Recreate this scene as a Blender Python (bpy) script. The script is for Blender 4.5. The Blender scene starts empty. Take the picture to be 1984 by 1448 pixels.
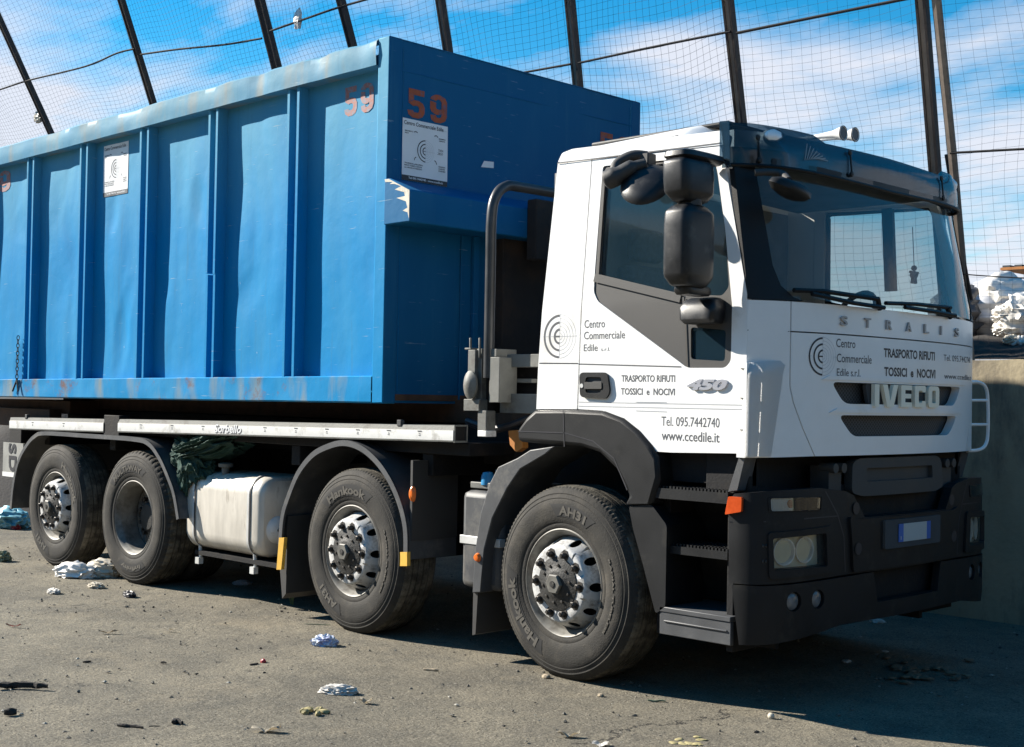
import bpy, bmesh, math, random
from mathutils import Vector, Matrix, noise
R = math.radians
random.seed(7)
scn = bpy.context.scene
# ------------------------------------------------------------------ camera
F_PX = 2565.2
CAM = Vector((4.9539, -6.5903, 1.5191))
YAW, PITCH, ROLL = 0.7844, 0.0185, 0.0180
cd = bpy.data.cameras.new('camera'); cam = bpy.data.objects.new('camera', cd)
scn.collection.objects.link(cam); scn.camera = cam
cd.sensor_width = 36.0; cd.lens = F_PX / 1984 * 36; cd.clip_start = 0.05; cd.clip_end = 2000
cam.location = CAM
M3 = Matrix.Rotation(YAW, 3, 'Z') @ Matrix.Rotation(R(90) + PITCH, 3, 'X') @ Matrix.Rotation(ROLL, 3, 'Z')
cam.rotation_euler = M3.to_euler()
# ------------------------------------------------------------------ world and sun
SUN_EL, SUN_OFF = R(31), R(23)
SUNV = Vector((-math.cos(SUN_EL) * math.cos(SUN_OFF), -math.cos(SUN_EL) * math.sin(SUN_OFF), math.sin(SUN_EL)))
w = bpy.data.worlds.new('World'); scn.world = w; w.use_nodes = True
nt = w.node_tree; nt.nodes.clear()
def N(nt, t, **k):
    n = nt.nodes.new(t)
    for a, b in k.items():
        if a.startswith('i_'):
            n.inputs[a[2:].replace('_', ' ')].default_value = b
        else: setattr(n, a, b)
    return n
out = N(nt, 'ShaderNodeOutputWorld'); bg = N(nt, 'ShaderNodeBackground')
sky = N(nt, 'ShaderNodeTexSky', sky_type='NISHITA', sun_disc=False)
sky.sun_elevation = SUN_EL; sky.sun_rotation = math.atan2(SUNV.x, SUNV.y)
sky.air_density = 1.0; sky.dust_density = 0.0; sky.ozone_density = 2.0
hs = N(nt, 'ShaderNodeHueSaturation'); hs.inputs['Saturation'].default_value = 1.55; hs.inputs['Value'].default_value = 1.0; hs.inputs['Hue'].default_value = 0.49
nt.links.new(sky.outputs[0], hs.inputs['Color'])
tc = N(nt, 'ShaderNodeTexCoord'); sep = N(nt, 'ShaderNodeSeparateXYZ'); nt.links.new(tc.outputs['Generated'], sep.inputs[0])
def mth(nt, op, a, b=None, clamp=False):
    n = nt.nodes.new('ShaderNodeMath'); n.operation = op; n.use_clamp = clamp
    for i, v in enumerate((a, b)):
        if v is None: continue
        if isinstance(v, (int, float)): n.inputs[i].default_value = v
        else: nt.links.new(v, n.inputs[i])
    return n.outputs[0]
zc = mth(nt, 'ADD', mth(nt, 'MAXIMUM', sep.outputs['Z'], 0.0), 0.10)
comb = N(nt, 'ShaderNodeCombineXYZ')
nt.links.new(mth(nt, 'DIVIDE', sep.outputs['X'], zc), comb.inputs[0]); nt.links.new(mth(nt, 'DIVIDE', sep.outputs['Y'], zc), comb.inputs[1])
mp = N(nt, 'ShaderNodeMapping'); mp.inputs['Rotation'].default_value = (0, 0, R(62)); mp.inputs['Scale'].default_value = (0.9, 1.2, 1); mp.inputs['Location'].default_value = (5.1, 1.3, 0)
nt.links.new(comb.outputs[0], mp.inputs[0])
n1 = N(nt, 'ShaderNodeTexNoise'); n1.inputs['Scale'].default_value = 1.15; n1.inputs['Detail'].default_value = 8; n1.inputs['Roughness'].default_value = 0.56; n1.inputs['Distortion'].default_value = 0.25
nt.links.new(mp.outputs[0], n1.inputs['Vector'])
low = mth(nt, 'MULTIPLY', mth(nt, 'SUBTRACT', 0.22, sep.outputs['Z']), 0.9)        # more cloud towards the horizon
dens = mth(nt, 'SUBTRACT', mth(nt, 'ADD', n1.outputs['Fac'], low), mth(nt, 'MULTIPLY', mth(nt, 'MAXIMUM', mth(nt, 'SUBTRACT', sep.outputs['Z'], 0.34), 0.0), 1.2))
cr = N(nt, 'ShaderNodeValToRGB'); cr.color_ramp.elements[0].position = 0.435; cr.color_ramp.elements[1].position = 0.61
cr.color_ramp.elements[1].color = (0.93, 0.93, 0.93, 1)
nt.links.new(dens, cr.inputs[0])
mx = N(nt, 'ShaderNodeMix', data_type='RGBA'); nt.links.new(cr.outputs[0], mx.inputs[0]); nt.links.new(hs.outputs[0], mx.inputs[6])
mx.inputs[7].default_value = (5.0, 5.15, 5.7, 1)
nt.links.new(mx.outputs[2], bg.inputs[0]); bg.inputs[1].default_value = 0.07
nt.links.new(bg.outputs[0], out.inputs[0])
sl = bpy.data.lights.new('sun', 'SUN'); sl.energy = 5.0; sl.angle = R(0.5); sl.color = (1.0, 0.93, 0.82)
so = bpy.data.objects.new('sun', sl); scn.collection.objects.link(so); so.location = SUNV * 30
so.rotation_euler = (-SUNV).to_track_quat('-Z', 'Y').to_euler()
vs = scn.view_settings; vs.view_transform = 'Standard'; vs.look = 'None'; vs.exposure = 1.27; vs.gamma = 1.0; vs.use_curve_mapping = False
# ------------------------------------------------------------------ measuring helpers (photo pixel -> point on a known surface)
def ray(u, v): return M3 @ Vector(((u - 992) / F_PX, -(v - 724) / F_PX, -1.0))
def at(u, v, ax, val):
    d = ray(u, v); i = 'xyz'.index(ax); return CAM + d * ((val - CAM[i]) / d[i])
# ------------------------------------------------------------------ materials
def mat(name, col, rough=0.6, metal=0.0, var=0.25, vscale=6.0, bump=0.0, bscale=80.0, dirt=None, dirt_amt=0.0, dscale=3.0, spec=0.5, coat=0.0, stretch=None):
    m = bpy.data.materials.new(name); m.use_nodes = True; t = m.node_tree; p = t.nodes['Principled BSDF']
    p.inputs['Roughness'].default_value = rough; p.inputs['Metallic'].default_value = metal
    p.inputs['Specular IOR Level'].default_value = spec
    if coat: p.inputs['Coat Weight'].default_value = coat; p.inputs['Coat Roughness'].default_value = 0.08
    c = N(t, 'ShaderNodeTexCoord'); vec = c.outputs['Object']
    if stretch:
        mpp = N(t, 'ShaderNodeMapping'); mpp.inputs['Scale'].default_value = stretch; t.links.new(vec, mpp.inputs[0]); vec = mpp.outputs[0]
    n = N(t, 'ShaderNodeTexNoise'); n.inputs['Scale'].default_value = vscale; n.inputs['Detail'].default_value = 7; n.inputs['Roughness'].default_value = 0.62
    t.links.new(vec, n.inputs['Vector'])
    r = N(t, 'ShaderNodeValToRGB'); e = r.color_ramp.elements
    e[0].position = 0.3; e[1].position = 0.7
    e[0].color = tuple(x * (1 - var) for x in col) + (1,); e[1].color = tuple(min(1, x * (1 + var)) for x in col) + (1,)
    t.links.new(n.outputs['Fac'], r.inputs[0]); last = r.outputs[0]
    if dirt:
        n2 = N(t, 'ShaderNodeTexNoise'); n2.inputs['Scale'].default_value = dscale; n2.inputs['Detail'].default_value = 9; n2.inputs['Roughness'].default_value = 0.7
        t.links.new(vec, n2.inputs['Vector'])
        k = N(t, 'ShaderNodeMapRange'); k.inputs['From Min'].default_value = 0.62 - dirt_amt * 0.3; k.inputs['From Max'].default_value = 0.78 - dirt_amt * 0.2; k.inputs['To Max'].default_value = 0.92
        t.links.new(n2.outputs['Fac'], k.inputs['Value'])
        mm = N(t, 'ShaderNodeMix', data_type='RGBA'); t.links.new(k.outputs[0], mm.inputs[0]); t.links.new(last, mm.inputs[6]); mm.inputs[7].default_value = tuple(dirt) + (1,)
        last = mm.outputs[2]
    t.links.new(last, p.inputs['Base Color'])
    rr = N(t, 'ShaderNodeMapRange'); rr.inputs['To Min'].default_value = max(0.02, rough - 0.1); rr.inputs['To Max'].default_value = min(1, rough + 0.12)
    t.links.new(n.outputs['Fac'], rr.inputs['Value']); t.links.new(rr.outputs[0], p.inputs['Roughness'])
    if bump:
        b = N(t, 'ShaderNodeBump'); b.inputs['Strength'].default_value = bump; b.inputs['Distance'].default_value = 0.01
        n3 = N(t, 'ShaderNodeTexNoise'); n3.inputs['Scale'].default_value = bscale; n3.inputs['Detail'].default_value = 5
        t.links.new(c.outputs['Object'], n3.inputs['Vector']); t.links.new(n3.outputs['Fac'], b.inputs['Height']); t.links.new(b.outputs[0], p.inputs['Normal'])
    return m
def glass(name, tint, refl=1.0, rough=0.02, body=0.0, bodycol=(0.1, 0.12, 0.13)):
    m = bpy.data.materials.new(name); m.use_nodes = True; t = m.node_tree; t.nodes.clear()
    o = N(t, 'ShaderNodeOutputMaterial'); tr = N(t, 'ShaderNodeBsdfTransparent'); tr.inputs[0].default_value = tuple(tint) + (1,)
    df = N(t, 'ShaderNodeBsdfDiffuse'); df.inputs[0].default_value = tuple(bodycol) + (1,)
    m0 = N(t, 'ShaderNodeMixShader'); m0.inputs[0].default_value = body; t.links.new(tr.outputs[0], m0.inputs[1]); t.links.new(df.outputs[0], m0.inputs[2])
    g = N(t, 'ShaderNodeBsdfGlossy'); g.inputs['Roughness'].default_value = rough
    fr = N(t, 'ShaderNodeFresnel'); fr.inputs[0].default_value = 1.5
    mxs = N(t, 'ShaderNodeMixShader'); t.links.new(mth(t, 'MULTIPLY', fr.outputs[0], refl, True), mxs.inputs[0]); t.links.new(m0.outputs[0], mxs.inputs[1]); t.links.new(g.outputs[0], mxs.inputs[2])
    t.links.new(mxs.outputs[0], o.inputs[0]); return m
WHITE = mat('white_cab_paint', (0.80, 0.80, 0.79), 0.32, var=0.03, dirt=(0.62, 0.60, 0.55), dirt_amt=0.12, dscale=2.2, coat=0.3)
BLACKP = mat('black_plastic', (0.0095, 0.0102, 0.0115), 0.5, var=0.25, vscale=5, bump=0.12, bscale=260, dirt=(0.034, 0.032, 0.028), dirt_amt=0.22, dscale=4.5, spec=0.27)
GREYP = mat('faded_grey_plastic', (0.058, 0.061, 0.066), 0.55, var=0.2, bump=0.1, bscale=250, dirt=(0.15, 0.14, 0.12), dirt_amt=0.25)
TRIM = mat('dark_grey_trim', (0.040, 0.039, 0.038), 0.6, var=0.08, bump=0.08, bscale=300)
CHASSIS = mat('chassis_black_steel', (0.012, 0.012, 0.013), 0.75, var=0.3, bump=0.2, bscale=60, dirt=(0.03, 0.024, 0.018), dirt_amt=0.3, spec=0.25)
RUBBER = mat('tyre_rubber', (0.029, 0.0275, 0.0245), 0.82, var=0.3, vscale=9, bump=0.25, bscale=120, dirt=(0.068, 0.061, 0.050), dirt_amt=0.45, dscale=5, spec=0.3)
TREAD = mat('tyre_tread', (0.048, 0.044, 0.036), 0.92, var=0.3, vscale=14, bump=0.4, bscale=90, dirt=(0.16, 0.145, 0.115), dirt_amt=0.5, dscale=7, spec=0.2)
TLET = mat('tyre_letter_panel', (0.020, 0.020, 0.020), 0.7, var=0.2, dirt=(0.05, 0.046, 0.04), dirt_amt=0.15, spec=0.3)
TLT2 = mat('tyre_raised_letters', (0.095, 0.088, 0.076), 0.8, var=0.25, vscale=20, spec=0.3)
RIMW = mat('rim_white_paint', (0.50, 0.50, 0.49), 0.5, var=0.12, vscale=14, bump=0.15, dirt=(0.10, 0.085, 0.07), dirt_amt=0.42, dscale=16)
RIMD = mat('rim_grey_steel', (0.16, 0.155, 0.14), 0.55, metal=0.2, var=0.25, vscale=12, dirt=(0.06, 0.05, 0.04), dirt_amt=0.5, dscale=10)
HUBB = mat('hub_black', (0.012, 0.012, 0.011), 0.6, var=0.3, bump=0.3, dirt=(0.06, 0.053, 0.044), dirt_amt=0.2, dscale=22)
NUT = mat('wheel_nut_steel', (0.055, 0.05, 0.045), 0.5, metal=0.5, var=0.3, vscale=30)
ALU = mat('brushed_tank_aluminium', (0.62, 0.58, 0.51), 0.42, metal=0.2, var=0.16, vscale=7, bump=0.06, bscale=140, dirt=(0.26, 0.22, 0.17), dirt_amt=0.2, dscale=9, stretch=(1.6, 1, 0.35))
STEEL = mat('strap_steel', (0.60, 0.60, 0.58), 0.4, metal=0.15, var=0.15)
RAILW = mat('white_rail_film', (0.74, 0.74, 0.72), 0.5, var=0.05, vscale=9, dirt=(0.36, 0.34, 0.30), dirt_amt=0.25, dscale=8)
GREYS = mat('grey_painted_steel', (0.14, 0.142, 0.13), 0.6, var=0.2, vscale=7, bump=0.1, dirt=(0.055, 0.045, 0.036), dirt_amt=0.35, dscale=6)
PIPE = mat('dark_pipe_steel', (0.055, 0.057, 0.06), 0.36, metal=0.4, var=0.2)
ORANGE = mat('orange_lens', (0.75, 0.16, 0.02), 0.25, var=0.1)
AMBER = mat('amber_red_lens', (0.55, 0.075, 0.015), 0.2, var=0.15, vscale=30)
YELLOW = mat('yellow_reflective', (0.72, 0.42, 0.06), 0.5, var=0.15)
REDB = mat('orange_brown_paint', (0.45, 0.17, 0.03), 0.6, var=0.3)
INK = mat('grey_ink', (0.075, 0.077, 0.085), 0.5, var=0.05)
INKB = mat('black_ink', (0.02, 0.02, 0.026), 0.5, var=0.05)
INKL = mat('pale_grey_ink', (0.42, 0.43, 0.45), 0.5, var=0.05)
CHROME = mat('chrome_badge', (0.50, 0.51, 0.56), 0.22, metal=0.35, var=0.05)
BADGE = mat('cream_badge', (0.85, 0.82, 0.68), 0.3, metal=0.0, var=0.05)
STENCIL = mat('orange_stencil_paint', (0.34, 0.075, 0.025), 0.7, var=0.2, vscale=20, dirt=(0.05, 0.10, 0.2), dirt_amt=0.35, dscale=24)
STENF = mat('faded_stencil_paint', (0.36, 0.13, 0.10), 0.7, var=0.15, vscale=20, dirt=(0.12, 0.26, 0.36), dirt_amt=0.6, dscale=30)
MLET = mat('grey_raised_letters', (0.34, 0.33, 0.33), 0.35, var=0.05)
PAPER = mat('sticker_white', (0.72, 0.73, 0.74), 0.4, var=0.04)
INTER = mat('cab_interior_grey', (0.27, 0.275, 0.27), 0.8, var=0.15)
INTERD = mat('cab_interior_dark', (0.05, 0.052, 0.055), 0.8, var=0.15)
SEATM = mat('seat_fabric', (0.12, 0.125, 0.14), 0.9, var=0.2, vscale=30)
LAMPC = mat('lamp_reflector', (0.86, 0.87, 0.86), 0.3, metal=0.1, var=0.1, vscale=10)
LAMPY = mat('lamp_housing_cream', (0.72, 0.69, 0.52), 0.35, metal=0.0, var=0.1)
BLUEP = mat('plate_blue', (0.03, 0.12, 0.42), 0.4, var=0.1)
PLATEW = mat('plate_blank_grey', (0.40, 0.43, 0.43), 0.5, var=0.02)
GLASS = glass('side_glass', (0.60, 0.74, 0.80), 1.0, body=0.10, bodycol=(0.09, 0.21, 0.31))
WGLASS = glass('windscreen_glass', (0.79, 0.82, 0.77), 1.0, body=0.14, bodycol=(0.225, 0.225, 0.205))  # diffuse body tone stands in for pale grey-green reflections
VISOR = glass('visor_acrylic', (0.40, 0.48, 0.53), 0.8, 0.06, body=0.20, bodycol=(0.06, 0.085, 0.10))
LENS = glass('lamp_lens', (0.85, 0.87, 0.87), 1.0, body=0.04, bodycol=(0.5, 0.5, 0.5))
def blue_paint(name, rusty=0.0, fade_sheen=1.0, base=(0.000, 0.208, 0.465), chips=1.0, fade_sheen_col=(0.145, 0.375, 0.435)):
    m = bpy.data.materials.new(name); m.use_nodes = True; t = m.node_tree; p = t.nodes['Principled BSDF']
    c = N(t, 'ShaderNodeTexCoord'); v = c.outputs['Object']
    mpp = N(t, 'ShaderNodeMapping'); mpp.inputs['Scale'].default_value = (2.2, 2.2, 0.55); t.links.new(v, mpp.inputs[0])
    n = N(t, 'ShaderNodeTexNoise'); n.inputs['Scale'].default_value = 1.6; n.inputs['Detail'].default_value = 8; n.inputs['Roughness'].default_value = 0.6; t.links.new(mpp.outputs[0], n.inputs['Vector'])
    s = N(t, 'ShaderNodeSeparateXYZ'); t.links.new(v, s.inputs[0])
    h = N(t, 'ShaderNodeMapRange'); h.inputs['From Min'].default_value = 2.7; h.inputs['From Max'].default_value = 3.75; h.inputs['To Min'].default_value = 0.0; h.inputs['To Max'].default_value = 0.55 * fade_sheen; t.links.new(s.outputs['Z'], h.inputs['Value'])  # paler towards the top: chalky wear plus sun sheen put into the colour
    a = mth(t, 'ADD', h.outputs[0], mth(t, 'MULTIPLY', mth(t, 'SUBTRACT', n.outputs['Fac'], 0.5), 0.25 + 0.35 * fade_sheen))
    a = mth(t, 'ADD', a, 0.03 * fade_sheen, True)
    m1 = N(t, 'ShaderNodeMix', data_type='RGBA'); t.links.new(a, m1.inputs[0]); m1.inputs[6].default_value = base + (1,); m1.inputs[7].default_value = fade_sheen_col + (1,)
    last = m1.outputs[2]
    # small chips
    n4 = N(t, 'ShaderNodeTexNoise'); n4.inputs['Scale'].default_value = 13; n4.inputs['Detail'].default_value = 6; n4.inputs['Roughness'].default_value = 0.75
    mp4 = N(t, 'ShaderNodeMapping'); mp4.inputs['Scale'].default_value = (1.5, 1.5, 0.6); t.links.new(v, mp4.inputs[0]); t.links.new(mp4.outputs[0], n4.inputs['Vector'])
    k4 = N(t, 'ShaderNodeMapRange'); k4.inputs['From Min'].default_value = 0.69 + 0.12 * (1 - chips); k4.inputs['From Max'].default_value = 0.72 + 0.12 * (1 - chips); t.links.new(n4.outputs['Fac'], k4.inputs['Value'])
    m4 = N(t, 'ShaderNodeMix', data_type='RGBA'); t.links.new(k4.outputs[0], m4.inputs[0]); t.links.new(last, m4.inputs[6]); m4.inputs[7].default_value = (0.42, 0.47, 0.48, 1); last = m4.outputs[2]
    # rust
    n5 = N(t, 'ShaderNodeTexNoise'); n5.inputs['Scale'].default_value = 4.2; n5.inputs['Detail'].default_value = 10; n5.inputs['Roughness'].default_value = 0.72; t.links.new(v, n5.inputs['Vector'])
    if rusty:
        k6 = N(t, 'ShaderNodeMapRange'); k6.inputs['From Min'].default_value = 0.50; k6.inputs['From Max'].default_value = 0.64; k6.inputs['To Max'].default_value = 0.9
        n6 = N(t, 'ShaderNodeTexNoise'); n6.inputs['Scale'].default_value = 3.1; n6.inputs['Detail'].default_value = 6
        mp6 = N(t, 'ShaderNodeMapping'); mp6.inputs['Location'].default_value = (4, 1, 2); mp6.inputs['Scale'].default_value = (1.3, 1.3, 0.35); t.links.new(v, mp6.inputs[0]); t.links.new(mp6.outputs[0], n6.inputs['Vector']); t.links.new(n6.outputs['Fac'], k6.inputs['Value'])
        m6 = N(t, 'ShaderNodeMix', data_type='RGBA'); t.links.new(k6.outputs[0], m6.inputs[0]); t.links.new(last, m6.inputs[6]); m6.inputs[7].default_value = (0.19, 0.24, 0.25, 1); last = m6.outputs[2]
    k5 = N(t, 'ShaderNodeMapRange'); k5.inputs['From Min'].default_value = 0.705 - 0.17 * rusty; k5.inputs['From Max'].default_value = 0.78 - 0.13 * rusty; k5.inputs['To Max'].default_value = 0.85; t.links.new(n5.outputs['Fac'], k5.inputs['Value'])
    m5 = N(t, 'ShaderNodeMix', data_type='RGBA'); t.links.new(k5.outputs[0], m5.inputs[0]); t.links.new(last, m5.inputs[6]); m5.inputs[7].default_value = (0.16, 0.075, 0.035, 1); last = m5.outputs[2]
    ng = N(t, 'ShaderNodeTexNoise'); ng.inputs['Scale'].default_value = 5.0; ng.inputs['Detail'].default_value = 8; ng.inputs['Roughness'].default_value = 0.68
    mg = N(t, 'ShaderNodeMapping'); mg.inputs['Scale'].default_value = (3.2, 3.2, 0.22); t.links.new(v, mg.inputs[0]); t.links.new(mg.outputs[0], ng.inputs['Vector'])
    kg = N(t, 'ShaderNodeMapRange'); kg.inputs['From Min'].default_value = 0.58; kg.inputs['From Max'].default_value = 0.72; kg.inputs['To Max'].default_value = 0.38; t.links.new(ng.outputs['Fac'], kg.inputs['Value'])
    mg2 = N(t, 'ShaderNodeMix', data_type='RGBA'); t.links.new(kg.outputs[0], mg2.inputs[0]); t.links.new(last, mg2.inputs[6]); mg2.inputs[7].default_value = (0.035, 0.16, 0.26, 1); last = mg2.outputs[2]
    # fine scratches
    sc = N(t, 'ShaderNodeTexNoise'); sc.inputs['Scale'].default_value = 9.0; sc.inputs['Detail'].default_value = 4
    ms = N(t, 'ShaderNodeMapping'); ms.inputs['Scale'].default_value = (0.5, 0.5, 9.0); ms.inputs['Rotation'].default_value = (0, R(12), 0); t.links.new(v, ms.inputs[0]); t.links.new(ms.outputs[0], sc.inputs['Vector'])
    ks = N(t, 'ShaderNodeMapRange'); ks.inputs['From Min'].default_value = 0.70; ks.inputs['From Max'].default_value = 0.73; ks.inputs['To Max'].default_value = 0.5; t.links.new(sc.outputs['Fac'], ks.inputs['Value'])
    ms2 = N(t, 'ShaderNodeMix', data_type='RGBA'); t.links.new(ks.outputs[0], ms2.inputs[0]); t.links.new(last, ms2.inputs[6]); ms2.inputs[7].default_value = (0.30, 0.40, 0.44, 1); last = ms2.outputs[2]
    t.links.new(last, p.inputs['Base Color'])
    p.inputs['Roughness'].default_value = 0.58; p.inputs['Specular IOR Level'].default_value = 0.10
    b = N(t, 'ShaderNodeBump'); b.inputs['Strength'].default_value = 0.18; b.inputs['Distance'].default_value = 0.02
    n7 = N(t, 'ShaderNodeTexNoise'); n7.inputs['Scale'].default_value = 7; n7.inputs['Detail'].default_value = 7; t.links.new(v, n7.inputs['Vector']); t.links.new(n7.outputs['Fac'], b.inputs['Height']); t.links.new(b.outputs[0], p.inputs['Normal'])
    return m
BLUE = blue_paint('container_blue_paint'); BLUER = blue_paint('container_blue_rusty', 1.0); BLUEF = blue_paint('container_blue_front', 0.0, 0.0, (0.006, 0.100, 0.235), 0.25); BLUET = blue_paint('container_rail_fade_sheen', 0.3, 1.3, fade_sheen_col=(0.125, 0.27, 0.33))
RUST = mat('rusty_steel', (0.085, 0.045, 0.026), 0.85, var=0.4, vscale=8, bump=0.3)
# ------------------------------------------------------------------ mesh helpers
COL = scn.collection
def tag(o, label=None, cat=None, group=None, kind=None):
    if label: o['label'] = label
    if cat: o['category'] = cat
    if group: o['group'] = group
    if kind: o['kind'] = kind
    return o
def empty(name, label, cat, loc=(0, 0, 0), group=None):
    o = bpy.data.objects.new(name, None); COL.objects.link(o); o.location = loc; o.empty_display_size = 0.2
    return tag(o, label, cat, group)
def obj(name, bm, mats, parent=None, smooth=35, bevel=0.0, loc=None):
    me = bpy.data.meshes.new(name); bmesh.ops.recalc_face_normals(bm, faces=bm.faces[:]); bm.to_mesh(me); bm.free()
    for m in (mats if isinstance(mats, (list, tuple)) else [mats]): me.materials.append(m)
    if smooth:
        me.polygons.foreach_set('use_smooth', [True] * len(me.polygons)); me.set_sharp_from_angle(angle=R(smooth))
    o = bpy.data.objects.new(name, me); COL.objects.link(o)
    if loc: o.location = loc
    if parent: o.parent = parent
    if bevel:
        b = o.modifiers.new('bevel', 'BEVEL'); b.width = bevel; b.segments = 2; b.limit_method = 'ANGLE'; b.angle_limit = R(38)
        b.harden_normals = False
    return o
def NB(): return bmesh.new()
def box(bm, x0, x1, y0, y1, z0, z1, mi=0, zs=None):
    """zs: (dz at x0, dz at x1) shear"""
    a, b = zs or (0, 0)
    vs = [bm.verts.new((x, y, z + (a if x == x0 else b))) for x in (x0, x1) for y in (y0, y1) for z in (z0, z1)]
    for f in ((0, 1, 3, 2), (4, 6, 7, 5), (0, 4, 5, 1), (2, 3, 7, 6), (0, 2, 6, 4), (1, 5, 7, 3)):
        bm.faces.new([vs[i] for i in f]).material_index = mi
def tube(bm, pts, r, n=10, mi=0, caps=True):
    pts = [Vector(p) for p in pts]; rings = []; up = None
    for i, p in enumerate(pts):
        t = (pts[min(i + 1, len(pts) - 1)] - pts[max(i - 1, 0)]).normalized()
        if up is None:
            up = Vector((0, 0, 1)) if abs(t.z) < 0.9 else Vector((1, 0, 0))
        s = t.cross(up).normalized(); up = s.cross(t).normalized()
        rr = r[i] if isinstance(r, (list, tuple)) else r
        rings.append([bm.verts.new(p + s * math.cos(2 * math.pi * k / n) * rr + up * math.sin(2 * math.pi * k / n) * rr) for k in range(n)])
    for a, b in zip(rings, rings[1:]):
        for k in range(n): bm.faces.new((a[k], a[(k + 1) % n], b[(k + 1) % n], b[k])).material_index = mi
    if caps:
        bm.faces.new(rings[0][::-1]).material_index = mi; bm.faces.new(rings[-1]).material_index = mi
def bez(pts, n=8):
    """Catmull-Rom through points"""
    P = [Vector(p) for p in pts]; P = [P[0] * 2 - P[1]] + P + [P[-1] * 2 - P[-2]]; o = []
    for i in range(1, len(P) - 2):
        for k in range(n):
            t = k / n; a, b, c, d = P[i - 1:i + 3]
            o.append(0.5 * (2 * b + (c - a) * t + (2 * a - 5 * b + 4 * c - d) * t * t + (3 * b - a - 3 * c + d) * t ** 3))
    o.append(P[-2]); return o
def lathe(bm, prof, n=64, mi=0, c=(0, 0, 0), closed=False, axis='y'):
    rings = []
    def pt(r, h, a):
        if axis == 'y': return (c[0] + r * math.cos(a), c[1] + h, c[2] + r * math.sin(a))
        if axis == 'x': return (c[0] + h, c[1] + r * math.cos(a), c[2] + r * math.sin(a))
        return (c[0] + r * math.cos(a), c[1] + r * math.sin(a), c[2] + h)
    for r, h in prof:
        if r < 1e-6: rings.append([bm.verts.new(pt(0, h, 0))])
        else: rings.append([bm.verts.new(pt(r, h, 2 * math.pi * k / n)) for k in range(n)])
    pr = list(zip(rings, rings[1:])) + ([(rings[-1], rings[0])] if closed else [])
    for a, b in pr:
        for k in range(n):
            k2 = (k + 1) % n
            if len(a) == 1 and len(b) == 1: continue
            if len(a) == 1: f = bm.faces.new((a[0], b[k2], b[k]))
            elif len(b) == 1: f = bm.faces.new((a[k], a[k2], b[0]))
            else: f = bm.faces.new((a[k], a[k2], b[k2], b[k]))
            f.material_index = mi
def rpoly(pts, r=0.02, n=4):
    """round the corners of a 2-D polygon; pts may be (x, y) or (x, y, radius)"""
    o = []; L = len(pts)
    for i in range(L):
        p = Vector(pts[i][:2]); a = Vector(pts[i - 1][:2]); b = Vector(pts[(i + 1) % L][:2]); rr = pts[i][2] if len(pts[i]) > 2 else r
        da, db = a - p, b - p; rr = min(rr, da.length * 0.45, db.length * 0.45)
        if rr < 1e-4: o.append(tuple(p)); continue
        s, e = p + da.normalized() * rr, p + db.normalized() * rr
        for k in range(n + 1):
            t = k / n; q = s * (1 - t) ** 2 + p * 2 * t * (1 - t) + e * t * t; o.append(tuple(q))
    return o
def fill2d(outer, holes=()):
    bm = bmesh.new(); ed = []
    for lp in [outer] + list(holes):
        vs = [bm.verts.new((p[0], p[1], 0)) for p in lp]
        for i in range(len(vs)): ed.append(bm.edges.new((vs[i], vs[(i + 1) % len(vs)])))
    bmesh.ops.triangle_fill(bm, edges=ed, use_beauty=True, use_dissolve=False, normal=(0, 0, 1))
    return bm
def cut(bm, xs=(), ys=()):
    for v, ax in [(x, 0) for x in xs] + [(y, 1) for y in ys]:
        co = [0, 0, 0]; no = [0, 0, 0]; co[ax] = v; no[ax] = 1
        bmesh.ops.bisect_plane(bm, geom=bm.verts[:] + bm.edges[:] + bm.faces[:], plane_co=co, plane_no=no)
def panel(bm, outer, holes, fmap, thick=0.02, off=0.0, xs=(), ys=(), mi=0):
    """2-D outline (with holes) laid on the surface fmap(a, b, offset) and given a thickness"""
    b2 = fill2d(outer, holes); cut(b2, xs, ys); b2.verts.ensure_lookup_table()
    A = {}; B = {}
    for v in b2.verts:
        A[v] = bm.verts.new(fmap(v.co.x, v.co.y, off))
        if thick: B[v] = bm.verts.new(fmap(v.co.x, v.co.y, off - thick))
    for f in b2.faces:
        bm.faces.new([A[v] for v in f.verts]).material_index = mi
        if thick: bm.faces.new([B[v] for v in reversed(f.verts)]).material_index = mi
    if thick:
        for e in b2.edges:
            if len(e.link_faces) == 1:
                a, b = e.verts; bm.faces.new((A[a], A[b], B[b], B[a])).material_index = mi
    b2.free()
def frange(a, b, n): return [a + (b - a) * i / n for i in range(n + 1)]
def text2d(s, bold=0.0, shear=0.0, spacing=1.0, res=3):
    c = bpy.data.curves.new('lettering_curve', 'FONT'); c.body = s; c.size = 1; c.offset = bold; c.shear = shear; c.space_character = spacing; c.resolution_u = res
    o = bpy.data.objects.new('lettering_curve', c); COL.objects.link(o)
    dg = bpy.context.evaluated_depsgraph_get(); me = bpy.data.meshes.new_from_object(o.evaluated_get(dg))
    bpy.data.objects.remove(o); bpy.data.curves.remove(c)
    V = [(v.co.x, v.co.y) for v in me.vertices]; Fs = [tuple(p.vertices) for p in me.polygons]; bpy.data.meshes.remove(me)
    return V, Fs
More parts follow.
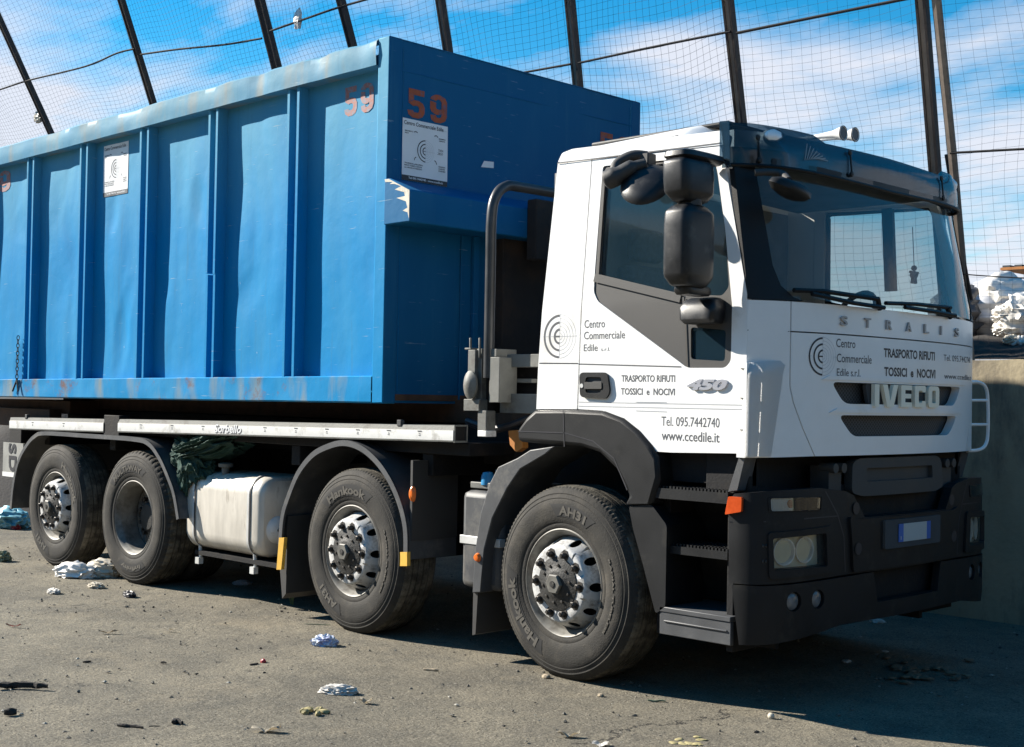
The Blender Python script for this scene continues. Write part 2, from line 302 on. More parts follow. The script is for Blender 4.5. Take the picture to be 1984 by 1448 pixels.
def put_text(bm, s, a0, b0, a1, b1, fmap, off=0.0008, bold=0.0, shear=0.0, spacing=1.0, mi=0, depth=0.0, db=0.0):
    """text stretched into the box a0..a1 x b0..b1 of a surface; db: rise of the line over its length"""
    V, Fs = text2d(s, bold, shear, spacing)
    x0 = min(v[0] for v in V); x1 = max(v[0] for v in V); y0 = min(v[1] for v in V); y1 = max(v[1] for v in V)
    P = [(a0 + (v[0] - x0) / (x1 - x0) * (a1 - a0), b0 + (v[1] - y0) / (y1 - y0) * (b1 - b0) + db * (v[0] - x0) / (x1 - x0)) for v in V]
    T = [bm.verts.new(fmap(p[0], p[1], off)) for p in P]
    for f in Fs:
        try: bm.faces.new([T[i] for i in f]).material_index = mi
        except ValueError: pass
    if depth:
        cnt = {}
        for f in Fs:
            for i in range(len(f)):
                e = (f[i], f[(i + 1) % len(f)]); cnt.setdefault(tuple(sorted(e)), []).append(e)
        Bk = [bm.verts.new(fmap(p[0], p[1], off - depth)) for p in P]
        for k, es in cnt.items():
            if len(es) == 1:
                a, b = es[0]; bm.faces.new((T[b], T[a], Bk[a], Bk[b])).material_index = mi
def strip(bm, pts, width, fmap, off=0.003, mi=0):
    """flat line of a given width along 2-D points"""
    vs = []
    for i, p in enumerate(pts):
        p = Vector(p); t = (Vector(pts[min(i + 1, len(pts) - 1)]) - Vector(pts[max(0, i - 1)])).normalized(); n = Vector((-t.y, t.x)) * width / 2
        vs.append((bm.verts.new(fmap(*(p + n), off)), bm.verts.new(fmap(*(p - n), off))))
    for a, b in zip(vs, vs[1:]): bm.faces.new((a[0], a[1], b[1], b[0])).material_index = mi
def arc(cx, cy, r, a0, a1, n=24, sx=1.0): return [(cx + sx * r * math.cos(R(a0 + (a1 - a0) * k / n)), cy + r * math.sin(R(a0 + (a1 - a0) * k / n))) for k in range(n + 1)]
def ring_logo(bm, cx, cy, r, fmap, off=0.0010, thin=True, mi=0, mi2=1):
    """target-like company logo: three heavy C arcs on the left, thin circles on the right, cross hair"""
    for k, q in enumerate((0.96, 0.64, 0.32)): strip(bm, arc(cx, cy, r * q, 92, 268), r * 0.10, fmap, off, mi)
    strip(bm, [(cx - r * 0.28, cy), (cx, cy)], r * 0.07, fmap, off + 0.0002, mi)
    if thin:
        for q in (1.0, 0.82, 0.64, 0.46, 0.30, 0.15): strip(bm, arc(cx, cy, r * q, -90, 90), r * 0.018, fmap, off, mi2)
        strip(bm, [(cx - r * 1.05, cy), (cx + r * 1.1, cy)], r * 0.02, fmap, off - 0.0002, mi2)
        strip(bm, [(cx, cy - r * 1.0), (cx, cy + r * 1.05)], r * 0.02, fmap, off - 0.0004, mi2)
def grid_disp(bm, P, nu, nv, f, mi=0):
    """grid surface point P(i/nu, j/nv)"""
    V = [[bm.verts.new(P(i / nu, j / nv)) for j in range(nv + 1)] for i in range(nu + 1)]
    for i in range(nu):
        for j in range(nv): bm.faces.new((V[i][j], V[i + 1][j], V[i + 1][j + 1], V[i][j + 1])).material_index = mi
    return V
# ================================================================== surfaces of the truck
def ys(z): return 1.185 if z < 2.02 else 1.185 - (z - 2.02) * 0.05
def curve(y): y = abs(y); return 0.07 * y * y + 0.045 * y ** 6
def xf(z): return 1.403 if z < 2.03 else 1.403 - 0.215 * (z - 2.03)
def S(x, z, off=0.0): return (x, -(ys(z) + off), z)
def SL(x, z, off=0.0): return (x, ys(z) + off, z)
def Fm(y, z, off=0.0): return (xf(z) - curve(y) + off, y, z)
def sp(u, v, y=None):
    p = at(u, v, 'y', -1.18)
    for _ in range(4): p = at(u, v, 'y', -ys(p.z) if y is None else y)
    return (p.x, p.z)
def fp(u, v, f=Fm):
    x = 1.35
    for _ in range(12): p = at(u, v, 'x', x); x = f(max(-1.25, min(1.25, p.y)), p.z)[0]
    return (p.y, p.z)
def spl(L, y=None): return [sp(*q[:2], y) + tuple(q[2:]) for q in L]
def fpl(L, f=Fm): return [fp(*q[:2], f) + tuple(q[2:]) for q in L]
def shrink(P, k=0.996):
    cx = sum(p[0] for p in P) / len(P); cy = sum(p[1] for p in P) / len(P)
    return [(cx + (p[0] - cx) * k, cy + (p[1] - cy) * k) for p in P]
XS = frange(-0.2, 1.2, 8); ZS = [2.02]; YS = frange(-1.15, 1.15, 26)
truck = empty('truck', 'white four-axle waste haulage truck with black bumper carrying the blue container', 'truck', (0, 0, 0))
# ------------------------------------------------------------------ cab shell
bm = NB()
quarter = spl([(1039, 793), (1043, 705), (1081, 316), (1146.0, 308), (1132.5, 500), (1117.5, 793)])
rail = spl([(1081.5, 315.0), (1090, 297), (1110, 289), (1401, 253), (1402, 281)])
for SS in (S, SL):
    panel(bm, quarter, [], SS, 0.03, 0, xs=XS, ys=ZS)
    panel(bm, rpoly(rail, 0.012), [], SS, 0.03, 0.004, xs=XS)
# roof
def roofP(i, j):
    y = -1.145 + 2.29 * j; x = (-0.10 + (1.10 - 0.10 * abs(y) ** 4) * i); e = (abs(y) / 1.145)
    z = 2.875 + 0.03 * i + 0.085 * (1 - e ** 8) ** 0.6 - 0.05 * max(0, 0.08 - i) / 0.08 - 0.10 * max(0, i - 0.88) / 0.12
    return (x, y, z)
grid_disp(bm, roofP, 30, 40, None)
# windscreen header and rear wall
panel(bm, [(-1.14, 2.76), (1.14, 2.76), (1.12, 2.89), (-1.12, 2.89)], [], Fm, 0.03, 0.0, xs=YS)
vs_ = [bm.verts.new(p) for p in ((-0.235, -1.17, 1.40), (-0.235, 1.17, 1.40), (-0.225, 1.17, 1.72), (-0.225, -1.17, 1.72), (-0.095, 1.13, 2.87), (-0.095, -1.13, 2.87))]
bm.faces.new((vs_[0], vs_[1], vs_[2], vs_[3])); bm.faces.new((vs_[3], vs_[2], vs_[4], vs_[5]))
cab = obj('cab_shell', bm, WHITE, truck, 30)
# roof hatch edge
bm = NB(); a = sp(1112, 291); b = sp(1390, 254)
box(bm, a[0] + 0.02, b[0] - 0.02, -1.02, 0.95, 2.945, 2.968)
obj('roof_hatch', bm, TRIM, cab, bevel=0.01)
# air horns
for k, (u, v) in enumerate(((1634, 258), (1657, 261))):
    p = at(u, v, 'y', -0.35 + 0.13 * k); bm = NB()
    prof = [(0.0, -0.40), (0.010, -0.40), (0.011, -0.24), (0.014, -0.14), (0.021, -0.06), (0.034, -0.015), (0.039, 0.0), (0.035, 0.004), (0.02, -0.03), (0.0, -0.05)]
    lathe(bm, prof, 24, 0, (0, 0, 0), axis='x')
    lathe(bm, [(0.035, 0.003), (0.040, 0.003), (0.040, -0.004)], 24, 1, axis='x'); lathe(bm, [(0.0, 0.0), (0.035, 0.0)], 24, 1, axis='x')
    box(bm, -0.36, -0.32, -0.012, 0.012, -0.09, 0.0, 1)
    obj('air_horn', bm, [RAILW, INK], cab, loc=p)
# interior
bm = NB()
box(bm, -0.2, 1.1, -1.13, 1.13, 1.28, 1.34)
panel(bm, [(-1.1, 1.34), (1.1, 1.34), (1.1, 1.98), (-1.1, 1.98)], [], lambda y, z, o: (1.30 - curve(y) + o, y, z), 0.02, 0, xs=YS)
grid_disp(bm, lambda i, j: (0.0 + 1.05 * i, -1.08 + 2.16 * j, 2.80 + 0.02 * math.sin(j * math.pi)), 4, 4, None)
box(bm, -0.19, -0.10, -1.12, 1.12, 1.34, 2.8)
obj('interior_lining', bm, INTER, truck)
bm = NB(); grid_disp(bm, lambda i, j: (0.86 + 0.42 * i - curve(-1.1 + 2.2 * j) * i, -1.1 + 2.2 * j, 1.93 + 0.05 * math.sin(i * 3.0) + 0.06 * math.exp(-((j - 0.72) / 0.13) ** 2) * (1 - i)), 8, 30, None)
box(bm, 0.85, 0.88, -1.1, 1.1, 1.5, 1.935)
obj('dashboard', bm, INTERD, truck)
for y in (-0.55, 0.55):
    bm = NB(); box(bm, 0.0, 0.50, y - 0.25, y + 0.25, 1.55, 1.72); box(bm, -0.03, 0.10, y - 0.24, y + 0.24, 1.72, 2.30)
    s_ = obj('seat', bm, SEATM, truck, bevel=0.05)
    bm = NB(); box(bm, -0.03, 0.06, y - 0.13, y + 0.13, 2.33, 2.52); obj('headrest', bm, SEATM, s_, bevel=0.03)
bm = NB(); c0 = Vector((0.72, 0.55, 2.0)); tube(bm, [c0 + Vector((0.12 * math.sin(t), 0.22 * math.cos(t), 0.19 * math.sin(t))) for t in frange(0, 2 * math.pi, 28)], 0.016, 8)
tube(bm, [c0 + Vector((0, -0.22, 0)), c0 + Vector((0.02, 0, -0.03)), c0 + Vector((0, 0.22, 0))], 0.02, 8); tube(bm, [c0 + Vector((0.02, 0, -0.03)), c0 + Vector((0.16, 0, -0.3))], 0.03, 8)
obj('steering_wheel', bm, INTERD, truck)
# ------------------------------------------------------------------ doors
d_out = spl([(1148, 310), (1396, 283), (1406, 326), (1424, 432), (1447, 570), (1447.5, 640), (1442, 879), (1300, 877), (1268, 875), (1258, 862), (1233, 833), (1204, 810), (1167, 796), (1120, 793), (1134.5, 500)])
win = rpoly(spl([(1168, 322), (1152, 532), (1150, 566), (1158, 584), (1317, 702), (1331, 713), (1405, 713), (1416, 700), (1418.5, 590), (1405, 444), (1391, 338), (1383, 302)]), 0.02)
pane = rpoly(spl([(1172, 331), (1161, 532), (1317, 570), (1398, 573), (1411, 556), (1404, 452), (1388, 330), (1381, 309)]), 0.02)
qpane = rpoly(spl([(1337, 634), (1337, 696), (1403, 700), (1405, 640)]), 0.02)
for SS, mir in ((S, False), (SL, True)):
    bm = NB(); panel(bm, d_out, [win], SS, 0.04, 0.0, xs=XS, ys=ZS)
    door = obj('door', bm, WHITE, truck, 30)
    bm = NB(); panel(bm, shrink(win), [pane, qpane], SS, 0.02, -0.006, xs=XS, ys=ZS)
    w0, w1 = sp(1152, 538), sp(1319, 578); strip(bm, [w0, w1], 0.045, SS, 0.004); strip(bm, [sp(1324, 576), sp(1328, 708)], 0.012, SS, 0.002)
    strip(bm, [sp(1170, 335), sp(1157, 532)], 0.02, SS, 0.001)
    obj('window_trim', bm, TRIM, door, 30)
    bm = NB(); panel(bm, pane, [], SS, 0, -0.016, xs=XS, ys=ZS); obj('window_glass', bm, GLASS, door)
    bm = NB(); panel(bm, qpane, [], SS, 0, -0.016); obj('quarter_glass', bm, GLASS, door)
    # inner door card
    bm = NB(); card = spl([(1150, 560), (1325, 640), (1410, 640), (1435, 870), (1290, 872), (1200, 805), (1125, 790)])
    panel(bm, card, [], SS, 0.01, -0.05); obj('door_card', bm, INTERD, door)
    hb = rpoly(spl([(1126, 722), (1127, 770), (1178, 773), (1185, 760), (1180, 722)]), 0.03)
    hole = rpoly(spl([(1138, 731), (1138, 762), (1168, 762), (1169, 731)]), 0.02)
    bm = NB(); panel(bm, hb, [hole], SS, 0.012, 0.016, mi=0); panel(bm, hole, [], SS, 0, 0.002, mi=1)
    panel(bm, rpoly(spl([(1136, 741), (1136, 754), (1170, 754), (1170, 741)]), 0.006), [], SS, 0.01, 0.020, mi=2)
    panel(bm, arc(*sp(1131, 748), 0.012, 0, 345, 14), [], SS, 0.004, 0.019, mi=3)
    obj('door_handle', bm, [BLACKP, INTERD, TRIM, STEEL], door, bevel=0.003)
    if mir:
        bm = NB(); panel(bm, [(0.625, 2.25), (0.70, 2.25), (0.685, 2.78), (0.61, 2.78)], [], SL, 0.03, -0.01, xs=XS); obj('window_bar', bm, TRIM, door)
        continue
    def stext(name, s, x0, y0, x1, y1, m=INK, **k):
        b = NB(); p, q = sp(x0, y1), sp(x1, y1); t0 = sp(x0, y0)
        put_text(b, s, p[0], p[1] + 0.0, q[0], t0[1], S, **k); return b
    for s, bx_, bo in (('Centro', (1132.4, 620.5, 1172, 636), 0.008), ('Commerciale', (1131.5, 643, 1211, 658), 0.008), ('Edile', (1131, 667.6, 1158, 681), 0.008), ('s.r.l.', (1164.7, 673.5, 1182, 680.5), 0.005),
                       ('TRASPORTO RIFIUTI', (1204, 727, 1308, 740), 0.03), ('TOSSICI  e  NOCIVI', (1203, 752, 1307.5, 765), 0.03), ('Tel. 095.7442740', (1281.4, 807, 1394, 825), 0.004), ('www.ccedile.it', (1282, 834.6, 1394, 853), 0.012)):
        obj('lettering', stext('', s, *bx_, bold=bo - 0.004 if bo < 0.02 else bo - 0.012), INK, door, 0)
    bm = NB(); p, q = sp(1333, 756), sp(1411, 758); put_text(bm, '450', p[0], p[1], q[0], sp(1333, 735)[1], S, off=0.012, bold=0.05, shear=0.25, depth=0.011)
    obj('model_badge', bm, CHROME, door, 0)
    bm = NB()
    strip(bm, [sp(1121, 705.5), sp(1320, 711)], 0.006, S, 0.0012, 0)
    for v0, v1 in ((779, 785), (787, 793.5)): strip(bm, [sp(1121, v0), sp(1441, v1)], 0.004, S, 0.0012, 1)
    strip(bm, [sp(1232, 779), sp(1292, 780)], 0.003, S, 0.0015, 1); strip(bm, [sp(1232, 796), sp(1292, 798)], 0.003, S, 0.0015, 1)
    obj('trim_line', bm, [INK, INKL], door, 0)
# panel gaps and logo on the quarter panel
bm = NB(); strip(bm, [sp(1045, 704), sp(1120, 704.5)], 0.006, S, 0.0012, 0); strip(bm, [sp(1081, 317), sp(1398, 277.5)], 0.006, S, 0.006, 0)
strip(bm, [sp(1147, 309), sp(1133.5, 500), sp(1118.6, 793)], 0.006, S, -0.02, 1)
obj('panel_gap', bm, [INKB, INKB], cab, 0)
bm = NB(); c0 = sp(1084.4, 652); ring_logo(bm, c0[0], c0[1], sp(1084, 610)[1] - c0[1], S); obj('emblem', bm, [INK, INKL], cab, 0)
# ------------------------------------------------------------------ windscreen, pillars
gl = [(-1.085, 2.035), (1.085, 2.035), (1.055, 2.79), (-1.055, 2.79)]
bm = NB(); panel(bm, gl, [], Fm, 0, -0.004, xs=YS, ys=frange(2.1, 2.7, 4)); wsc = obj('windscreen', bm, WGLASS, truck)
bm = NB()
for s in (-1, 1):
    pil = [(s * 1.08, 2.028), (s * 1.181, 2.028), (s * 1.143, 2.80), (s * 1.05, 2.80), (s * 1.045, 2.2), (s * 1.02, 2.1), (s * 0.96, 2.045), (s * 0.9, 2.028)]
    panel(bm, pil, [], Fm, 0.03, 0.001, xs=frange(-1.18, 1.18, 40))
panel(bm, [(-1.08, 2.715), (1.08, 2.715), (1.06, 2.80), (-1.06, 2.80)], [], Fm, 0.02, 0.002, xs=YS)
obj('windscreen_surround', bm, BLACKP, truck, 40)
def wiper(pts, w):
    b = NB(); P = [fp(*q) for q in pts]
    for k, (a, c) in enumerate(zip(P, P[1:])): tube(b, [Fm(*a, 0.03), Fm(*c, 0.03)], w, 6)
    return b
bm = wiper([(1528, 563), (1585, 565), (1640, 573), (1690, 580)], 0.013); P = [fp(1560, 570), fp(1640, 588), fp(1700, 597)]; tube(bm, [Fm(*q, 0.04) for q in P], 0.012, 6); tube(bm, [Fm(*fp(1690, 578), 0.03), Fm(*fp(1702, 600), 0.01)], 0.014, 6)
obj('wiper', bm, BLACKP, wsc)
bm = wiper([(1706, 588), (1765, 590), (1832, 597)], 0.012); P = [fp(1740, 596), fp(1800, 605), fp(1838, 612)]; tube(bm, [Fm(*q, 0.04) for q in P], 0.012, 6); tube(bm, [Fm(*fp(1826, 597), 0.03), Fm(*fp(1838, 616), 0.01)], 0.014, 6)
obj('wiper', bm, BLACKP, wsc)
# mascot hanging inside and sun blind
bm = NB(); p = at(1771, 515, 'x', 1.12)
tube(bm, [at(1768, 440, 'x', 1.12), p], 0.0025, 5)
for dx, dz, r in ((0, 0.0, 0.018), (0, -0.04, 0.026)): lathe(bm, [(0, r), (r * 0.7, r * 0.7), (r, 0), (r * 0.7, -r * 0.7), (0, -r)], 12, 0, (p.x, p.y, p.z - 0.015 + dz), axis='z')
for s in (-1, 1): tube(bm, [p + Vector((0, 0, -0.045)), p + Vector((0, s * 0.045, -0.04))], 0.009, 6); tube(bm, [p + Vector((0, s * 0.012, -0.07)), p + Vector((0, s * 0.02, -0.105))], 0.011, 6)
obj('hanging_charm', bm, INTERD, truck)
# ------------------------------------------------------------------ hood panels and corners
def hseam(s): return [(s * 0.976, 2.022), (s * 0.976, 1.60), (s * 0.955, 1.52), (s * 0.90, 1.40), (s * 0.86, 1.33), (s * 0.815, 1.255)]
g = 0.004
topp = [(-0.976 + g, 2.022), (-0.976 + g, 1.877), (0.976 - g, 1.877), (0.976 - g, 2.022)]
bm = NB(); panel(bm, topp, [], Fm, 0.03, 0.0, xs=YS); hoodtop = obj('hood_strip', bm, WHITE, truck, 30)
L = [(p[0] + g, min(p[1], 1.870)) for p in hseam(-1)[0:]]; L[0] = (-0.976 + g, 1.870)
Rr = [(-p[0], p[1]) for p in reversed(L)]
slot1 = rpoly([(-0.705, 1.630), (-0.60, 1.520), (0.60, 1.520), (0.705, 1.630)], 0.05)
slot2 = rpoly([(-0.645, 1.462), (-0.525, 1.352), (0.525, 1.352), (0.645, 1.462)], 0.05)
bm = NB(); panel(bm, L + Rr, [slot1, slot2], Fm, 0.05, 0.0, xs=YS)
for z, hw in ((1.640, 0.78), (1.474, 0.72)):   # overhanging lips above the slots
    panel(bm, [(-hw, z), (hw, z), (hw - 0.06, z + 0.022), (-hw + 0.06, z + 0.022)], [], Fm, 0.008, 0.006, xs=YS)
hood = obj('hood', bm, WHITE, truck, 30)
def mesh_mat():
    m = bpy.data.materials.new('grille_mesh'); m.use_nodes = True; t = m.node_tree; p = t.nodes['Principled BSDF']; p.inputs['Roughness'].default_value = 0.6
    c = N(t, 'ShaderNodeTexCoord'); s = N(t, 'ShaderNodeSeparateXYZ'); t.links.new(c.outputs['Object'], s.inputs[0])
    A = mth(t, 'MULTIPLY', s.outputs['Y'], 38.0); B = mth(t, 'MULTIPLY', s.outputs['Z'], 46.0)
    q = [mth(t, 'ABSOLUTE', mth(t, 'SUBTRACT', mth(t, 'FRACT', mth(t, o, A, B)), 0.5)) for o in ('ADD', 'SUBTRACT')]
    k = mth(t, 'GREATER_THAN', mth(t, 'MAXIMUM', q[0], q[1]), 0.40)
    mm = N(t, 'ShaderNodeMix', data_type='RGBA'); t.links.new(k, mm.inputs[0]); mm.inputs[6].default_value = (0.006, 0.006, 0.007, 1); mm.inputs[7].default_value = (0.055, 0.058, 0.062, 1)
    t.links.new(mm.outputs[2], p.inputs['Base Color']); return m
GRILLE = mesh_mat()
for z0, z1, hw in ((1.505, 1.645, 0.74), (1.335, 1.478, 0.68)):
    bm = NB(); panel(bm, [(-hw, z0), (hw, z0), (hw, z1), (-hw, z1)], [], Fm, 0.01, -0.055, xs=YS); obj('grille', bm, GRILLE, hood, 30)
bm = NB(); panel(bm, rpoly([(-0.36, 1.505), (0.36, 1.505), (0.40, 1.628), (-0.40, 1.628)], 0.03), [], Fm, 0.02, -0.012, xs=YS); obj('badge_plate', bm, INTERD, hood, 30)
# maker letters drawn as heavy blocks
bm = NB()
W_, H_ = 0.115, 0.118; z0_ = 1.508
def blk(pts, holes=()): panel(bm, [(a, b) for a, b in pts], [[(a, b) for a, b in h] for h in holes], Fm, 0.022, 0.016)
def glyph(ch, y0, wd):
    X = lambda a: y0 + a * wd
    Zf = lambda b: z0_ + b * H_
    M = lambda P: [(X(a), Zf(b)) for a, b in P]
    if ch == 'I': blk(M([(0, 0), (1, 0), (1, 1), (0, 1)]))
    if ch == 'V': blk(M([(0, 1), (0.30, 0), (0.70, 0), (1, 1), (0.70, 1), (0.5, 0.28), (0.30, 1)]))
    if ch == 'E': blk(M([(0, 0), (1, 0), (1, 0.22), (0.36, 0.22), (0.36, 0.40), (0.92, 0.40), (0.92, 0.61), (0.36, 0.61), (0.36, 0.78), (1, 0.78), (1, 1), (0, 1)]))
    if ch == 'C': blk(rpoly(M([(0, 0), (1, 0), (1, 0.30), (0.68, 0.30), (0.68, 0.22), (0.34, 0.22), (0.34, 0.78), (0.68, 0.78), (0.68, 0.70), (1, 0.70), (1, 1), (0, 1)]), 0.012))
    if ch == 'O': blk(rpoly(M([(0, 0), (1, 0), (1, 1), (0, 1)]), 0.03), [rpoly(M([(0.33, 0.2), (0.67, 0.2), (0.67, 0.8), (0.33, 0.8)]), 0.012)])
yc = -0.352
for ch, wd in (('I', 0.042), ('V', 0.155), ('E', 0.115), ('C', 0.125), ('O', 0.135)):
    glyph(ch, yc, wd); yc += wd + 0.033
obj('maker_badge', bm, BADGE, hood, 30)
for k, ch in enumerate('STRALIS'):
    bm = NB()
    y = -0.645 + k * 0.205; wd = 0.055 if ch != 'I' else 0.014
    put_text(bm, ch, y, 1.918, y + wd, 1.968, Fm, off=0.010, bold=0.02, depth=0.009); obj('letter', bm, MLET, hoodtop, 0)
def ftext(s, x0, y0, x1, y1, bold=0.0, m=INK):
    p = fp(x0, y1); q = fp(x1, y1); t0 = fp(x0, y0); b = NB(); put_text(b, s, p[0], p[1], q[0], t0[1], Fm, bold=bold, off=0.0008); obj('lettering', b, m, hood, 0)
for s, x0, y0, x1, y1, bo in (('Centro', 1620, 656, 1657, 673, 0.008), ('Commerciale', 1621, 685, 1688.6, 702, 0.008), ('Edile s.r.l.', 1621, 714, 1667, 729, 0.008), ('TRASPORTO RIFIUTI', 1712, 674.5, 1811, 692.5, 0.03), ('TOSSICI  e  NOCIVI', 1712.8, 711, 1812, 729, 0.03), ('Tel. 095.7442740', 1828, 687, 1880, 699, 0.004), ('www.ccedile.it', 1829, 723.5, 1881, 734, 0.012)):
    ftext(s, x0, y0, x1, y1, bo, INKB if 'T' == s[0] and 'Tel' not in s else INK)
bm = NB(); c0 = fp(1594, 691); ring_logo(bm, c0[0], c0[1], fp(1594, 654)[1] - c0[1], Fm, 0.0010); obj('emblem', bm, [INKB, INKL], hood, 0)
for s in (-1, 1):
    hs_ = hseam(s); outl = [(p[0] + s * g, p[1]) for p in hs_] + [(s * 1.180, 1.247), (s * 1.180, 2.022)]
    bm = NB(); panel(bm, outl, [], Fm, 0.03, 0.0, xs=[s * q for q in (0.99, 1.02, 1.05, 1.08, 1.1, 1.12, 1.14, 1.16, 1.175)], ys=(1.873,))
    cp_ = obj('corner_panel', bm, WHITE, truck, 40)
    bm = NB(); strip(bm, [(s * 0.985, 1.873), (s * 1.183, 1.873)], 0.004, Fm, 0.0012); obj('panel_gap', bm, INK, cp_, 0)
    if s > 0:
        q_ = lambda u, v: at(u, v, 'x', 1.22)
        bm = NB(); tube(bm, bez([q_(1876, 741), q_(1896, 741), q_(1910, 752), q_(1914, 780), q_(1914, 840), q_(1909, 863), q_(1896, 872), q_(1874, 874)], 5), 0.011, 8)
        for v in (776, 823): tube(bm, [q_(1878, v), q_(1912, v)], 0.009, 8)
        obj('air_deflector', bm, WHITE, cp_, 50); continue
    # air deflector standing off the corner, with three slits at its rear edge
    bm = NB(); nz, na = 22, 14
    def defl(i, j, o=0.0):
        z = 1.255 + 0.455 * j; t = i
        bul = 0.085 * math.sin(math.pi * min(1, t * 1.06)) ** 0.8 * (0.35 + 0.65 * min(1, (1 - j) * 9)) + 0.012
        a = R(15 + 72 * t)                                       # from the side round to the front
        y = (1.188 + bul * 0.6) - (0.12 + 0.065 * j) * t ** 1.5; x = 1.165 + (xf(z) - curve(1.068 - 0.065 * j) + 0.002 - 1.165) * t ** 0.9 + bul * 0.35 * (1 - t)
        if j > 0.9: y -= (j - 0.9) * 0.25 * t; z += (t - 0.3) * 0.0
        return (x + o * 0.6, s * (y + o * 0.8), z + 0.02 * t * j)
    V = grid_disp(bm, lambda i, j: defl(i, j), na, nz, None)
    geo = bmesh.ops.solidify(bm, geom=bm.faces[:], thickness=0.012)
    for z in (1.262, 1.40, 1.555, 1.70): box(bm, 1.145, 1.195, s * 1.186, s * 1.205, z - 0.014, z + 0.014)
    box(bm, 1.192, 1.206, s * 1.186, s * 1.215, 1.25, 1.712)
    obj('air_deflector', bm, WHITE, cp_, 50)
bm = NB()
for s in (-1, 1):
    strip(bm, [(p[0], p[1]) for p in hseam(s)], 0.008, Fm, -0.012)
strip(bm, [(-0.97, 1.8735), (0.97, 1.8735)], 0.008, Fm, -0.012)
obj('panel_gap', bm, INKB, hood, 0)
# ------------------------------------------------------------------ sun visor
def xv(z): return 1.30 - 0.05 * (z - 2.66) - 0.75 * max(0, z - 2.80) ** 1.5
def Vm(y, z, off=0.0):
    c = 0.06 * y * y + 0.052 * abs(y) ** 8
    return (xv(z) - c + off, y, z)
vis = [(-1.18, 2.69), (-1.0, 2.705), (-0.66, 2.692), (0, 2.682), (0.66, 2.692), (1.0, 2.705), (1.18, 2.69), (1.17, 2.915), (1.06, 2.922), (0.94, 2.912), (0.69, 2.903), (0.61, 2.868), (0, 2.874), (-0.61, 2.868), (-0.69, 2.903), (-0.94, 2.912), (-1.06, 2.922), (-1.17, 2.925)]
bm = NB(); panel(bm, vis, [], Vm, 0.006, 0.0, xs=frange(-1.17, 1.17, 40), ys=frange(2.68, 2.94, 8))
for s in (-1, 1):       # end cheeks wrapped round to the door pillar
    e = [(1.00, 2.725), (1.066, 2.69), (1.045, 2.925), (0.99, 2.93)]
    panel(bm, e, [], lambda x, z, o, s=s: (x, s * (1.184 - 0.05 * (z - 2.69) + o), z), 0.006, 0.0)
visor = obj('sun_visor', bm, VISOR, truck, 60)
bm = NB(); strip(bm, [(-1.0, 2.725), (-0.66, 2.712), (0, 2.702), (0.66, 2.712), (1.0, 2.725)], 0.04, Vm, 0.006); tube(bm, [Vm(a, 2.683 + 0.020 * abs(a), 0.004) for a in frange(-1.16, 1.16, 24)], 0.010, 6)
panel(bm, [(-1.0, 2.72), (1.0, 2.72), (1.0, 2.745), (-1.0, 2.745)], [], Vm, 0.05, -0.05, xs=YS)
obj('visor_lip', bm, BLACKP, visor)
for y in (-1.06, -0.42, 0.62, 1.06):
    bm = NB(); tube(bm, [Vm(y, 2.73, 0.012), Vm(y, 2.845, 0.012)], 0.005, 6)
    for z in (2.73, 2.845): lathe(bm, [(0, 0.012), (0.014, 0.008), (0.016, 0)], 12, 0, Vm(y, z, 0.008), axis='x')
    obj('visor_clamp', bm, BLACKP, visor)
for y in (-0.93, 0.93):
    bm = NB(); c0 = Vector(Vm(y, 2.86, -0.035)); lathe(bm, [(0, 0.035), (0.05, 0.028), (0.085, 0.008), (0.09, -0.02), (0, -0.02)], 24, 0, (0, 0, 0), axis='x')
    bmesh.ops.scale(bm, vec=(1, 1, 0.5), verts=bm.verts); obj('marker_lamp', bm, LAMPC, visor, loc=c0)
bm = NB(); put_text(bm, 'ALL WAYS', -0.22, 2.745, 0.50, 2.825, Vm, off=-0.010, bold=0.02); obj('lettering', bm, mat('visor_print', (0.045, 0.06, 0.07), 0.5), visor, 0)
bm = NB()
for k in range(8): strip(bm, [Vm(0, 0)[:2] and (-0.80 + k * 0.014, 2.755 + k * 0.003), (-0.77 + k * 0.022, 2.845 - k * 0.010)], 0.006, Vm, 0.004)
obj('sticker', bm, mat('grey_sticker_print', (0.20, 0.23, 0.25), 0.5), visor, 0)
# ------------------------------------------------------------------ mirrors
def loft(bm, secs, n=32, mi=0, ex=5.0):
    rings = []
    for (c, rx, ry) in secs:
        ring = []
        for k in range(n):
            a = 2 * math.pi * k / n; ca, sa = math.cos(a), math.sin(a)
            ring.append(bm.verts.new((c[0] + rx * math.copysign(abs(ca) ** (2 / ex), ca), c[1] + ry * math.copysign(abs(sa) ** (2 / ex), sa), c[2])))
        rings.append(ring)
    for a, b in zip(rings, rings[1:]):
        for k in range(n): bm.faces.new((a[k], a[(k + 1) % n], b[(k + 1) % n], b[k])).material_index = mi
    bm.faces.new(rings[0][::-1]).material_index = mi; bm.faces.new(rings[-1]).material_index = mi
MIRP = mat('mirror_housing_plastic', (0.010, 0.0105, 0.012), 0.38, var=0.3, vscale=14, bump=0.1, bscale=400, dirt=(0.06, 0.057, 0.052), dirt_amt=0.25, dscale=9, spec=0.4)
MIRG = mat('mirror_silver', (0.6, 0.63, 0.66), 0.05, metal=1.0, var=0.02)
